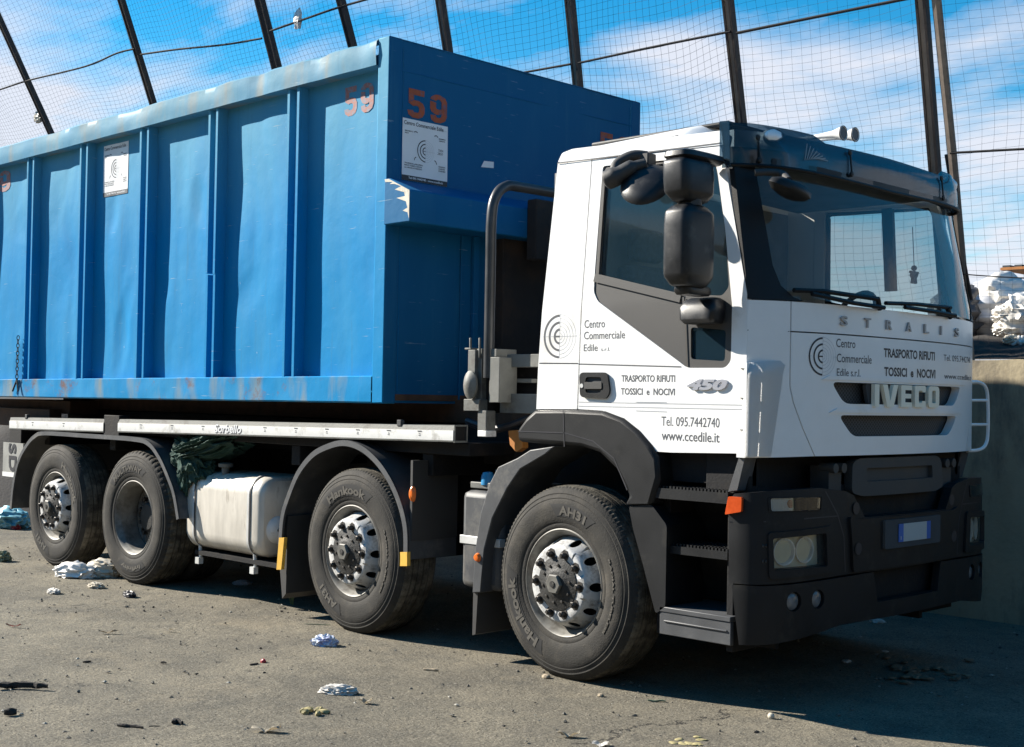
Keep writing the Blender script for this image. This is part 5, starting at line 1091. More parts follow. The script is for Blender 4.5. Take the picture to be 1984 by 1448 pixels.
bm = NB(); a = cp(932, 324); b = cp(957, 314); panel(bm, [(a[0], a[1]), (b[0], cp(957, 326)[1]), (b[0], b[1]), (cp(938, 314)[0], cp(938, 312)[1])], [], Fc, 0, 0.003); corg('torn_sticker', bm, PAPER)
# short chain hanging on the side
bm = NB()
for k in range(12):
    p = at(35 - 0.25 * k, 655 + 7.5 * k, 'y', -1.268); c = Vector(p); t = [(math.cos(q) * 0.012, math.sin(q) * 0.022) for q in frange(0, 2 * math.pi, 10)]
    tube(bm, [c + Vector((a if k % 2 else 0.002, 0 if k % 2 else a, b)) for a, b in t], 0.004, 5)
for dx in (-0.06, 0.05): tube(bm, [at(33, 735, 'y', -1.262), at(33, 735, 'y', -1.262) + Vector((dx, -0.012, -0.11))], 0.009, 6)
ch = cobj('chain', bm, INTERD)
# ================================================================== ground
def ground_mat():
    m = bpy.data.materials.new('dirty_asphalt'); m.use_nodes = True; t = m.node_tree; p = t.nodes['Principled BSDF']; p.inputs['Roughness'].default_value = 0.9; p.inputs['Specular IOR Level'].default_value = 0.25
    c = N(t, 'ShaderNodeTexCoord'); v = c.outputs['Object']
    def ns(sc, det=8, ro=0.65, loc=(0, 0, 0)):
        n = N(t, 'ShaderNodeTexNoise'); n.inputs['Scale'].default_value = sc; n.inputs['Detail'].default_value = det; n.inputs['Roughness'].default_value = ro
        q = N(t, 'ShaderNodeMapping'); q.inputs['Location'].default_value = loc; t.links.new(v, q.inputs[0]); t.links.new(q.outputs[0], n.inputs['Vector']); return n.outputs['Fac']
    def ramp(f, a, b, ca, cb):
        r = N(t, 'ShaderNodeValToRGB'); e = r.color_ramp.elements; e[0].position = a; e[1].position = b; e[0].color = ca + (1,); e[1].color = cb + (1,); t.links.new(f, r.inputs[0]); return r.outputs[0]
    def mixc(f, a, b, bt='MIX'):
        q = N(t, 'ShaderNodeMix', data_type='RGBA', blend_type=bt)
        if isinstance(f, float): q.inputs[0].default_value = f
        else: t.links.new(f, q.inputs[0])
        for s, i in ((a, 6), (b, 7)):
            if isinstance(s, tuple): q.inputs[i].default_value = s + (1,)
            else: t.links.new(s, q.inputs[i])
        return q.outputs[2]
    base = ramp(ns(0.9, 10, 0.7), 0.34, 0.66, (0.140, 0.127, 0.103), (0.255, 0.226, 0.172))
    base = mixc(ramp(ns(2.6, 8, 0.7, (5, 2, 0)), 0.48, 0.70, (0, 0, 0), (0.7, 0.7, 0.7)), base, (0.105, 0.099, 0.085))
    base = mixc(ramp(ns(1.3, 9, 0.7, (9, 4, 0)), 0.55, 0.72, (0, 0, 0), (0.55, 0.55, 0.55)), base, (0.29, 0.245, 0.175))
    base = mixc(ramp(ns(0.55, 6, 0.6, (2, 9, 0)), 0.56, 0.66, (0, 0, 0), (0.55, 0.55, 0.55)), base, (0.088, 0.082, 0.072))
    base = mixc(ramp(ns(3.2, 7, 0.65, (12, 5, 0)), 0.64, 0.70, (0, 0, 0), (0.75, 0.75, 0.75)), base, (0.055, 0.052, 0.047))
    fine = ns(85, 6, 0.82)
    base = mixc(0.75, base, ramp(fine, 0.36, 0.66, (0.22, 0.22, 0.22), (1.78, 1.78, 1.72)), 'MULTIPLY')
    vo = N(t, 'ShaderNodeTexVoronoi'); vo.inputs['Scale'].default_value = 62; t.links.new(v, vo.inputs['Vector'])
    sp_ = mth(t, 'LESS_THAN', vo.outputs['Distance'], 0.24)
    selc = N(t, 'ShaderNodeSeparateColor'); t.links.new(vo.outputs['Color'], selc.inputs[0])
    base = mixc(mth(t, 'MULTIPLY', sp_, mth(t, 'GREATER_THAN', selc.outputs[0], 0.80)), base, (0.34, 0.31, 0.25))
    base = mixc(mth(t, 'MULTIPLY', sp_, mth(t, 'LESS_THAN', selc.outputs[1], 0.22)), base, (0.03, 0.028, 0.025))
    # cracks: two wandering lines
    s = N(t, 'ShaderNodeSeparateXYZ'); t.links.new(v, s.inputs[0])
    wob = mth(t, 'MULTIPLY', mth(t, 'SUBTRACT', ns(2.2, 8, 0.7, (1, 7, 0)), 0.5), 0.9)
    for (x0, y0, x1, y1, wd, xa, xb) in CRACKS:
        L_ = math.hypot(x1 - x0, y1 - y0); nx, ny = -(y1 - y0) / L_, (x1 - x0) / L_; c0 = nx * x0 + ny * y0
        d = mth(t, 'ABSOLUTE', mth(t, 'SUBTRACT', mth(t, 'ADD', mth(t, 'ADD', mth(t, 'MULTIPLY', s.outputs['X'], nx), mth(t, 'MULTIPLY', s.outputs['Y'], ny)), wob), c0))
        al = mth(t, 'ADD', mth(t, 'MULTIPLY', s.outputs['X'], (x1 - x0) / L_), mth(t, 'MULTIPLY', s.outputs['Y'], (y1 - y0) / L_)); a0 = ((x1 - x0) * x0 + (y1 - y0) * y0) / L_
        k = mth(t, 'MULTIPLY', mth(t, 'LESS_THAN', d, wd), mth(t, 'MULTIPLY', mth(t, 'GREATER_THAN', al, a0 + xa), mth(t, 'LESS_THAN', al, a0 + L_ + xb)))
        base = mixc(k, base, (0.035, 0.032, 0.028))
    t.links.new(base, p.inputs['Base Color'])
    b = N(t, 'ShaderNodeBump'); b.inputs['Strength'].default_value = 1.0; b.inputs['Distance'].default_value = 0.016
    h = mth(t, 'ADD', mth(t, 'MULTIPLY', fine, 0.6), mth(t, 'ADD', mth(t, 'MULTIPLY', ns(9, 8, 0.7), 1.1), mth(t, 'MULTIPLY', ns(28, 5, 0.6, (3, 3, 0)), 0.7)))
    t.links.new(h, b.inputs['Height']); t.links.new(b.outputs[0], p.inputs['Normal'])
    return m
GZ = -0.022
def gp(u, v): return at(u, v, 'z', GZ)
def crk(u0, v0, u1, v1, w_): a, b = gp(u0, v0), gp(u1, v1); return (a.x, a.y, b.x, b.y, w_, 0, 0)
CRACKS = [crk(20, 1198, 340, 1158, 0.008), crk(1110, 1445, 1450, 1375, 0.012)]
bm = NB()
grid_disp(bm, lambda i, j: (-9 + 15 * i, -7 + 10 * j, 0.012 * nz(-9 + 15 * i, -7 + 10 * j, 0, 0.8) * (0 if (-1.0 > (-7 + 10 * j) > -1.6) else 1) + GZ), 90, 60, None)
V8 = [bm.verts.new(p) for p in ((-9, -7, GZ), (6, -7, GZ), (6, 3, GZ), (-9, 3, GZ), (-900, -900, GZ - 2), (900, -900, GZ - 2), (900, 900, GZ - 2), (-900, 900, GZ - 2))]
for i in range(4): bm.faces.new((V8[i], V8[(i + 1) % 4], V8[4 + (i + 1) % 4], V8[4 + i]))
tag(obj('ground', bm, ground_mat(), None, 60), kind='structure')
# unseen earth banks, added behind and right of the camera to cut sky fill
bm = NB()
def blockerP(i, j):
    a = R(193 + 232 * i); r = 23 + 26 * j; h = (10.5 + 3.0 * nz(i * 9, 3, 1) + 1.5 * nz(i * 25, 7, j * 3)) * math.sin(math.pi * j) ** 0.7 * min(1, 7 * i, 7 * (1 - i))
    return (1 + r * math.cos(a), -2 + r * math.sin(a), GZ - 0.3 + h)
grid_disp(bm, blockerP, 120, 16, None)
tag(obj('sky_blocker_banks', bm, mat('sky_blocker_earth', (0.055, 0.047, 0.035), 0.95, var=0.35, vscale=0.6, dirt=(0.03, 0.04, 0.018), dirt_amt=0.5, dscale=0.8), None, 60), kind='structure')
# gravel and grit
random.seed(5)
bm = NB(); fv = ((0, 2, 4), (2, 1, 4), (1, 3, 4), (3, 0, 4), (2, 0, 5), (1, 2, 5), (3, 1, 5), (0, 3, 5))
for k in range(5200):
    x, y = random.uniform(-8, 3.2), random.uniform(-5.2, 1.5) if random.random() < 0.85 else random.uniform(1.2, 2.6)
    r = 0.003 + 0.011 * random.random() ** 4 + (0.008 if random.random() < 0.002 else 0)
    a = random.random() * 6.28; ca, sa = math.cos(a), math.sin(a); ex, ey, ez = r * random.uniform(.7, 1.6), r * random.uniform(.6, 1.1), r * random.uniform(.4, .8)
    P = [(ex, 0, 0), (-ex, 0, 0), (0, ey, 0), (0, -ey, 0), (ex * .1, 0, ez), (0, 0, -ez)]
    vs_ = [bm.verts.new((x + p[0] * ca - p[1] * sa, y + p[0] * sa + p[1] * ca, GZ + 0.004 + p[2])) for p in P]; mi = 0 if random.random() < 0.72 else (1 if random.random() < 0.5 else 2)
    for f in fv: bm.faces.new([vs_[i] for i in f]).material_index = mi
tag(obj('gravel', bm, [mat('grit', (0.13, 0.12, 0.10), 0.9), mat('pale_grit', (0.36, 0.34, 0.29), 0.9), mat('dark_grit', (0.03, 0.028, 0.025), 0.9)], None, 0), 'loose grit and small stones scattered over the yard', 'gravel', kind='stuff')
# ================================================================== wall, fence and heap behind
YW0 = 2.62; ZT = at(1960, 690, 'y', YW0).z
CONC = mat('rendered_concrete', (0.36, 0.305, 0.205), 0.9, var=0.2, vscale=1.6, bump=0.35, bscale=28, dirt=(0.13, 0.115, 0.095), dirt_amt=0.45, dscale=4, stretch=(1, 1, 0.35))
bm = NB()
def wallP(i, j): x = -9.5 + 17.5 * i; return (x, YW0 + 0.012 * nz(x, 1, j * 2, 1.3) , -0.05 + (ZT + 0.02 + 0.02 * nz(x * 3, 9, 0)) * j)
grid_disp(bm, wallP, 120, 12, None)
grid_disp(bm, lambda i, j: (lambda p: (p[0], p[1] + 0.30 * j, p[2]))(wallP(i, 1)), 120, 2, None)
grid_disp(bm, lambda i, j: (-9.5 + 17.5 * i, YW0 + 0.30, -0.05 + (ZT + 0.02) * j), 1, 1, None)
tag(obj('yard_wall', bm, CONC, None, 60), 'low rough concrete retaining wall behind the truck, topped by dark soil', 'wall')
SLP = 0.55; YF0, ZF0 = YW0 + 0.05, ZT
def fpnt(u, v):
    d = ray(u, v); t = (YF0 + SLP * ZF0 - (CAM.y + SLP * CAM.z)) / (d.y + SLP * d.z); return CAM + d * t
def fence_pt(x, z, o=0.0): return Vector((x, YF0 - SLP * (z - ZF0) - o, z))
fence = empty('net_fence', 'tall black net fence on leaning rusty posts above the concrete wall', 'fence', (0, YF0, ZF0))
def fobj(name, bm, m, smooth=30): o = obj(name, bm, m, fence, smooth); o.location = (0, -YF0, -ZF0); return o
POST = mat('rusty_brown_post', (0.035, 0.026, 0.024), 0.7, var=0.35, vscale=10, bump=0.2, dirt=(0.12, 0.085, 0.055), dirt_amt=0.3, dscale=9, stretch=(1, 1, 0.3))
POSTL = mat('weathered_post_strip', (0.24, 0.19, 0.15), 0.8, var=0.3, vscale=12, dirt=(0.06, 0.04, 0.03), dirt_amt=0.4)
PX = [(0, 40, 95, 250), (235, 0, 295, 195), (503, 0, 535, 128), (660, 0, 683, 90), (853, 0, 868, 100), (1104, 0, 1120, 167), (1410, 0, 1436, 240), (1786, 0, 1812, 335)]
posts = []
for k, (u0, v0, u1, v1) in enumerate(PX):
    A, Bp = fpnt(u0, v0), fpnt(u1, v1); d = (A - Bp) / (A.z - Bp.z); top = Bp + d * (6.3 - Bp.z); bot = Bp + d * (ZF0 - 0.1 - Bp.z)
    sw = 0.5 if k else 0.5; posts.append((bot, top)); bm = NB()
    ax = (top - bot).normalized(); sd = Vector((1, 0, 0)); nn = ax.cross(sd).normalized()
    def prism(o0, o1, n0, n1, t0=0.0, t1=1.0, mi=0):
        vs_ = []
        for t in (t0, t1):
            c = bot.lerp(top, t)
            for a, b in ((o0, n0), (o1, n0), (o1, n1), (o0, n1)): vs_.append(bm.verts.new(c + sd * a + nn * b))
        for f in ((0, 1, 2, 3), (7, 6, 5, 4), (0, 4, 5, 1), (1, 5, 6, 2), (2, 6, 7, 3), (3, 7, 4, 0)): bm.faces.new([vs_[i] for i in f]).material_index = mi
    wd_ = 0.036 if k != 2 else 0.052
    prism(-wd_, -wd_ + 0.018, -0.03, 0.03); prism(wd_ - 0.018, wd_, -0.03, 0.03)
    if k != 2: prism(-wd_ + 0.0185, wd_ - 0.0185, -0.022, 0.012, 0, 1, 1 if k > 3 else 0)
    fobj('post', bm, [POST, POSTL], 0)
    if k == 7:
        A, Bp = fpnt(1812, 0), fpnt(1868, 575); bm = NB(); d = (A - Bp) / (A.z - Bp.z); mid_ = fpnt(1845, 300)
        tube(bm, [Bp + d * (ZF0 - 0.1 - Bp.z), mid_, A + d * 1.6], 0.032, 8); fobj('post', bm, [POSTL])
        bm = NB(); tube(bm, [fpnt(1833, 300), fpnt(1852, 420), fpnt(1882, 580)], 0.012, 6); fobj('brace', bm, POST)
# net hung in bays between the posts: sagging strands
NETM = mat('black_net_twine', (0.035, 0.036, 0.042), 0.8, var=0.1)
ext = [(posts[0][0] + Vector((-2.4, 0, 0)), posts[0][1] + Vector((-2.4, 0, 0)))] + posts + [(posts[-1][0] + Vector((2.6, 0, 0)), posts[-1][1] + Vector((2.6, 0, 0)))]
def ribbon(bm, P, r):
    prev = None
    for i, p in enumerate(P):
        t = (P[min(i + 1, len(P) - 1)] - P[max(0, i - 1)]).normalized(); s = t.cross(Vector((0.3, -0.9, 0.3))).normalized() * r; q = t.cross(s).normalized() * r
        cur = [bm.verts.new(p + s), bm.verts.new(p - s * 0.5 + q * 0.87), bm.verts.new(p - s * 0.5 - q * 0.87)]
        if prev:
            for a in range(3): bm.faces.new((prev[a], prev[(a + 1) % 3], cur[(a + 1) % 3], cur[a]))
        prev = cur
for k in range(len(ext) - 1):
    (b0, t0), (b1, t1) = ext[k], ext[k + 1]; width = (b1 - b0).length
    if width < 0.05: continue
    nu = max(3, round(width / (0.066 if k <= 3 else 0.075 if k <= 6 else 0.085))); nv = 100
    def NP(i, j):
        a = b0.lerp(t0, j); c = b1.lerp(t1, j); p = a.lerp(c, i)
        s_ = math.sin(math.pi * i)
        amp = 0.9 if k >= 7 else 1.0
        o = s_ ** 0.7 * (0.10 * nz(p.x * 0.9, k, p.z * 0.9) + 0.05 * nz(p.x * 2.1, k + 4, p.z * 2.1)) * amp
        dx = 0.055 * nz(p.x * 1.1 + 4, k * 2, p.z * 1.3) * s_ ** 0.6 * (2.0 if k >= 7 else 1.2); dz = 0.07 * nz(p.x * 1.0, k * 3 + 1, p.z * 1.1) * s_ ** 0.6 - 0.06 * s_ * math.sin(3.1 * j * math.pi) ** 2
        return p + Vector((dx, -o, dz))
    bm = NB(); RN = 0.0008 if k >= 7 else 0.0011
    for i in range(nu + 1): ribbon(bm, [NP(i / nu, j / nv) for j in range(0, nv + 1)], RN)
    for j in range(nv + 1): ribbon(bm, [NP(i / nu, j / nv) for i in range(0, nu + 1)], RN)
    fobj('net', bm, NETM, 0)
ROPE = mat('black_rope', (0.012, 0.011, 0.012), 0.9)
def rope(P, r): b = NB(); tube(b, bez([fpnt(*p) + Vector((0, -0.03, 0)) for p in P], 6), r * 0.8, 6); fobj('rope', b, ROPE)
rope([(-30, 182), (0, 176), (60, 157), (170, 130), (230, 105), (265, 96)], 0.013); rope([(277, 107), (350, 97), (440, 88), (512, 76)], 0.013); rope([(528, 62), (600, 37), (665, 15), (790, -20)], 0.013)
rope([(1020, 142), (1110, 126)], 0.012); rope([(1125, 124), (1270, 93), (1420, 63)], 0.012); rope([(1432, 66), (1600, 32), (1760, 0), (1800, -8)], 0.014); rope([(1845, 298), (1975, 291), (2080, 286)], 0.011)
rope([(1866, 532), (1920, 536), (1990, 540)], 0.006)
# scraps caught in the net and on the posts
def crumple(bm, c, rx, ry, rz, seed, amp=0.35, fr=3.0, sub=4, rot=0.0, flat=1.2):
    b2 = bmesh.new(); bmesh.ops.create_icosphere(b2, subdivisions=sub, radius=1.0)
    for v in b2.verts:
        n = v.co.normalized(); q = Vector((n.x * fr * 0.55, n.y * fr * 0.8, n.z * fr)) + Vector((seed, seed * 1.7, -seed))
        q += 0.3 * Vector((noise.noise(n * 2.2 + Vector((seed, 0, 3))), noise.noise(n * 2.4), noise.noise(n * 2.1 + Vector((7, 0, seed)))))
        d = 1 + amp * 0.85 * (0.8 - 2.2 * abs(noise.noise(q))) + amp * 0.45 * (0.7 - 2.2 * abs(noise.noise(q * 2.1))) + amp * 0.18 * (0.7 - 2.2 * abs(noise.noise(q * 4.3)))
        v.co = n * d
    cr_, sr_ = math.cos(rot), math.sin(rot); M = {}
    for v in b2.verts:
        x, y, z = v.co.x * rx, v.co.y * ry, v.co.z * rz
        if z < -flat * rz: z = -flat * rz
        M[v] = bm.verts.new((c[0] + x * cr_ - y * sr_, c[1] + x * sr_ + y * cr_, c[2] + z))
    for f in b2.faces: bm.faces.new([M[v] for v in f.verts])
    b2.free()
def thing(name, bm, m, label, cat, group=None, smooth=40): return tag(obj(name, bm, m, None, smooth), label, cat, group)
PLW = mat('white_plastic_film', (0.78, 0.75, 0.70), 0.35, var=0.08, vscale=12)
PLG = mat('grey_plastic_film', (0.40, 0.41, 0.44), 0.35, var=0.2, vscale=5)
PLBE = mat('beige_plastic_film', (0.50, 0.45, 0.36), 0.45, var=0.15)
p = fpnt(577, 38); bm = NB(); crumple(bm, p, 0.045, 0.02, 0.08, 3, 0.6, sub=3); thing('plastic_scrap', bm, PLW, 'white plastic scrap caught high in the net between posts', 'scrap', 'scraps caught in the net')
p = fpnt(74, 228); bm = NB(); crumple(bm, p, 0.07, 0.03, 0.06, 8, 0.6, sub=3); thing('plastic_scrap', bm, PLBE, 'beige scrap stuck on the leftmost leaning fence post', 'scrap', 'scraps caught in the net')
# heap on top of the wall at the right
p = at(1925, 660, 'y', YW0 + 0.35); SOIL = mat('dark_soil', (0.035, 0.03, 0.026), 0.95, var=0.4, vscale=8, bump=0.6, bscale=30)
YH = YW0 + 0.75; ST = at(1940, 652, 'y', YH - 0.1).z - ZT
bm = NB(); grid_disp(bm, lambda i, j: (-3 + 8 * i, YW0 + 0.10 + 2.2 * j, ZT - 0.02 + (ST * min(1, 4.2 * j + 0.25) + 0.12 * max(0, j - 0.3) + 0.07 * nz(i * 22, j * 5, 3) + 0.05 * nz(i * 60, j * 14, 9)) * min(1, 12 * j)), 140, 24, None)
grid_disp(bm, lambda i, j: (-24 + 14.3 * i, -0.6 + 5.5 * j, -0.1 + (1.55 + 0.35 * nz(i * 9, j * 4, 8)) * math.sin(math.pi * min(1, j * 1.6) / 2) * min(1, (1 - i) * 6)), 60, 30, None)  # mound added beyond the truck's rear to keep that gap dark
tag(obj('soil_and_added_mound', bm, SOIL, None, 60), kind='structure')
def heap(px, rx, ry, rz, m, label, seed, rot=0.0, amp=0.3, y=YH, fr=2.4, cat='plastic bag'):
    c = at(px[0], px[1], 'y', y); b = NB(); crumple(b, c, rx, ry, rz, seed, amp, fr, 4, rot); thing('plastic_bag', b, m, label, cat, 'plastic bags heaped on the wall')
heap((1908, 603), 0.34, 0.30, 0.23, PLG, 'large grey sheet-wrapped bag heaped behind the net above the wall', 2, amp=0.22, fr=1.6, y=YH + 0.35)
heap((1945, 572), 0.16, 0.22, 0.17, PLW, 'bulging white bag on top of the heap behind the net', 6, amp=0.25, fr=1.8, y=YH + 0.3)
heap((1955, 612), 0.09, 0.12, 0.07, PLW, 'small bright white bag low in the heap, right beside the grey bag', 9, amp=0.5, fr=2.6, y=YH - 0.1)
heap((1950, 638), 0.08, 0.1, 0.05, PLW, 'twisted white bag at the bottom front of the heap', 12, 0.6, amp=0.5, fr=2.6, y=YH - 0.1)
heap((1984, 615), 0.16, 0.16, 0.15, PLW, 'white bag at the right-hand edge of the heap', 15, amp=0.4, y=YH - 0.05)
heap((1960, 660), 0.05, 0.06, 0.035, PLBE, 'beige scrap of film lying on the soil under the heap', 17, amp=0.5, y=YH - 0.3, cat='scrap')
heap((1978, 667), 0.05, 0.06, 0.05, PLW, 'small crushed white bag on the soil at the wall edge', 19, amp=0.5, y=YH - 0.3)
heap((1868, 610), 0.22, 0.3, 0.2, mat('dark_bag_film', (0.05, 0.05, 0.055), 0.4), 'dark bag in the heap just behind the cab corner', 21, amp=0.3, y=YH + 0.2)
bm = NB(); a, b = at(1938, 521, 'y', YH + 1.6), at(2010, 521, 'y', YH + 1.6); box(bm, a.x, b.x, a.y, a.y + 0.5, a.z - 0.014, a.z + 0.01); 
for k in range(3): box(bm, a.x + 0.02 + k * 0.11, a.x + 0.09 + k * 0.11, a.y, a.y + 0.4, a.z + 0.011, a.z + 0.028, 1)
tube(bm, [(b.x - 0.05, a.y + 0.2, a.z), (b.x - 0.05, a.y + 0.2, 1.5)], 0.03, 8)
thing('pallet_stack', bm, [mat('orange_beam', (0.40, 0.15, 0.03), 0.6), INTERD], 'orange beam with dark slats on a post beyond the heap', 'rack')
bm = NB(); a, b = at(1972, 598, 'y', YH + 0.9), at(1992, 570, 'y', YH + 0.9); box(bm, a.x, b.x, a.y, a.y + 0.1, a.z - 0.6, b.z); box(bm, a.x - 0.01, b.x + 0.01, a.y - 0.01, a.y + 0.11, b.z + 0.001, b.z + 0.03); thing('green_post', bm, mat('green_paint', (0.05, 0.12, 0.06), 0.5), 'short green post beside the white bags', 'post')
# ================================================================== rag over the tank
CLOTH = mat('dark_green_cloth', (0.017, 0.052, 0.040), 0.9, var=0.35, vscale=10, bump=0.3, bscale=140)
bm = NB()
def rag(c, rx, ry, rz, seed, tilt, fx, fz):
    b2 = bmesh.new(); bmesh.ops.create_icosphere(b2, subdivisions=6, radius=1.0); M = Matrix.Rotation(tilt, 3, 'Y'); Q = {}
    for v in b2.verts:
        n = v.co.normalized(); q = Vector((n.x * fx + seed, n.y * 2.2, n.z * fz - seed)); q += Vector((0.35 * noise.noise(n * 2.3), 0, 0.5 * noise.noise(n * 2.1 + Vector((5, 5, 5)))))
        d = 1 + 0.34 * (1 - 2.2 * abs(noise.noise(q))) + 0.16 * (1 - 2.2 * abs(noise.noise(q * 2.1))) + 0.05 * noise.noise(q * 5)
        p = M @ Vector((n.x * rx * d, n.y * ry * d, n.z * rz * d)); Q[v] = bm.verts.new(c + p)
    for f in b2.faces: bm.faces.new([Q[v] for v in f.verts])
    b2.free()
rag(at(415, 866, 'y', -0.98), 0.38, 0.17, 0.085, 2.0, R(-14), 1.3, 3.4)
rag(at(376, 893, 'y', -1.06), 0.19, 0.10, 0.135, 5.0, R(28), 2.6, 1.5)
rag(at(366, 916, 'y', -1.10), 0.085, 0.055, 0.15, 8.0, R(14), 3.0, 1.2)
thing('cloth', bm, CLOTH, 'crumpled dark green cloth draped over the rear of the fuel tank', 'cloth', smooth=60)
# ================================================================== litter on the ground
def lump(name, u, v, rx, ry, rz, m, label, cat, seed, amp=0.4, fr=2.6, rot=0.0, sub=4):
    c = gp(u, v); b = NB(); crumple(b, (c.x, c.y, GZ + rz * 0.55), rx, ry, rz, seed, amp, fr, sub, rot, 0.55); return thing(name, b, m, label, cat, 'litter on the yard')
def flat(name, u, v, L_, W_, m, label, cat, rot=0.0, th=0.004, curl=0.02, seed=1.0, taper=0.0):
    c = gp(u, v); b = NB(); ca, sa = math.cos(rot), math.sin(rot)
    def P(i, j):
        a = (i - 0.5) * L_; w_ = W_ * (1 - taper * abs(i - 0.5) * 2); d = (j - 0.5) * w_ * (1 + 0.25 * nz(i * 4, seed, 0)); z = GZ + 0.006 + curl * (abs(nz(i * 2 + seed, j * 2, seed)) + 0.6 * (2 * (i - 0.5)) ** 2)
        return (c.x + a * ca - d * sa, c.y + a * sa + d * ca, z)
    grid_disp(b, P, 14, 6, None); bmesh.ops.solidify(b, geom=b.faces[:], thickness=th); return thing(name, b, m, label, cat, 'litter on the yard')
WRAP = mat('blue_white_wrapper', (0.62, 0.66, 0.74), 0.4, var=0.1, dirt=(0.03, 0.07, 0.36), dirt_amt=0.5, dscale=26)
NEWS = mat('crumpled_paper', (0.60, 0.57, 0.52), 0.8, var=0.15, vscale=20, dirt=(0.30, 0.29, 0.28), dirt_amt=0.4, dscale=20)
WOOD = mat('dry_wood', (0.33, 0.27, 0.19), 0.9, var=0.3, vscale=30, stretch=(1, 6, 6)); BARK = mat('dark_bark', (0.025, 0.022, 0.019), 0.95, var=0.4, vscale=30, bump=0.5)
LEAF = mat('dry_yellow_leaf', (0.34, 0.29, 0.14), 0.8, var=0.3, vscale=30); CARD = mat('pale_card', (0.50, 0.45, 0.36), 0.85, var=0.12)
REDM = mat('red_plastic', (0.35, 0.02, 0.03), 0.4); TEAL = mat('teal_bag_film', (0.16, 0.36, 0.42), 0.4, var=0.2); OLV = mat('olive_scrap', (0.20, 0.22, 0.14), 0.8)
lump('plastic_bag', 146, 1118, 0.165, 0.10, 0.072, PLW, 'crumpled white plastic bag on the ground by the rear wheels', 'plastic bag', 31, 0.35, 2.4, 0.5)
lump('plastic_bag', 197, 1117, 0.135, 0.09, 0.085, PLBE, 'crumpled beige plastic bag leaning on the third wheel', 'plastic bag', 33, 0.32, 2.4, 0.4)
lump('plastic_bag', 18, 1022, 0.26, 0.16, 0.13, TEAL, 'teal plastic bag lying behind the rearmost wheel', 'plastic bag', 35, 0.35, 2.2)
lump('plastic_scrap', 30, 1026, 0.06, 0.04, 0.04, REDM, 'small red scrap tucked under the teal bag', 'scrap', 36, 0.4)
lump('plastic_scrap', 4, 1088, 0.06, 0.06, 0.05, OLV, 'olive green scrap at the left edge of the yard', 'scrap', 37, 0.5)
lump('crumpled_wrapper', 629, 1251, 0.066, 0.042, 0.036, WRAP, 'crumpled blue and white wrapper beside the second wheel', 'wrapper', 41, 0.5, 3.0, 0.7)
lump('crumpled_paper', 655, 1346, 0.082, 0.042, 0.030, NEWS, 'crumpled grey-white paper on the sunlit ground', 'paper', 43, 0.4, 3.2, 0.7)
lump('crumpled_paper', 104, 1150, 0.055, 0.035, 0.022, NEWS, 'small crumpled white paper in front of the white bag', 'paper', 45, 0.4, 3.0)
lump('crumpled_paper', 186, 1139, 0.07, 0.045, 0.025, CARD, 'small cream paper ball under the beige bag', 'paper', 47, 0.4, 3.0)
lump('plastic_scrap', 250, 1157, 0.055, 0.03, 0.026, INKB, 'curled black plastic strip left of the blue wrapper', 'scrap', 49, 0.5, 2.0)
lump('plastic_scrap', 510, 1284, 0.016, 0.014, 0.013, REDM, 'tiny bright red plastic bit on the open ground', 'scrap', 51, 0.3, 2.0, sub=3)
lump('stone', 1494, 1392, 0.016, 0.014, 0.016, CARD, 'pale pebble at the shadow edge right of the front wheel', 'stone', 53, 0.25, 1.6, sub=3)
lump('stone', 1164, 1350, 0.015, 0.012, 0.010, WOOD, 'pale stone just below the front wheel', 'stone', 55, 0.25, 1.6, sub=3)
lump('stone', 1058, 1314, 0.024, 0.018, 0.013, WOOD, 'grey stone pinched by the front tyre', 'stone', 57, 0.25, 1.6, sub=3)
flat('wood_chip', 210, 1228, 0.12, 0.022, WOOD, 'split pale wood sliver on the left of the yard', 'wood chip', 0.9, seed=2); flat('wood_chip', 328, 1223, 0.10, 0.02, CARD, 'short straight cream stick on the open ground', 'wood chip', 0.3, seed=3)
flat('card_scrap', 515, 1420, 0.13, 0.05, CARD, 'pale torn card at the bottom of the yard', 'card', 0.75, seed=4, th=0.006, curl=0.03, taper=0.4)
flat('card_scrap', 708, 1365, 0.06, 0.035, CARD, 'folded cream card scrap right of the crumpled paper', 'card', 0.5, seed=5, curl=0.03)
flat('dry_leaf', 1100, 1429, 0.11, 0.05, LEAF if False else CARD, 'long pale dry leaf near the bottom edge', 'leaf', 0.7, seed=6, curl=0.03, taper=0.7)
flat('card_scrap', 1163, 1447, 0.07, 0.05, PLW, 'white paper scrap on the bottom edge below the dry leaf', 'paper', 0.6, seed=7)
flat('plastic_strip', 26, 1216, 0.10, 0.018, mat('dull_red_strip', (0.22, 0.05, 0.035), 0.7), 'dull red strip on the ground at the left', 'strip', 0.6, seed=8)
random.seed(3)
bm = NB()
for k in range(7):
    c = gp(608 + random.uniform(-30, 30), 1384 + random.uniform(-4, 5)); crumple(bm, (c.x, c.y, GZ + 0.012), random.uniform(.012, .03), .012, .012, k * 2.1, 0.5, 2.5, 2, random.random() * 3)
tag(obj('leaf_crumbs', bm, LEAF, None, 40), 'broken yellow leaf crumbs below the crumpled paper', 'leaves', kind='stuff')
bm = NB()
for k in range(8):
    c = gp(1312 + random.uniform(-45, 50), 1438 + random.uniform(-8, 8)); crumple(bm, (c.x, c.y, GZ + 0.008), random.uniform(.014, .03), .014, .004, k * 1.3, 0.5, 2.5, 2, random.random() * 3)
tag(obj('leaf_crumbs', bm, LEAF, None, 40), 'scattered yellow leaf crumbs at the bottom right corner of the sunlit ground', 'leaves', kind='stuff')
bm = NB()
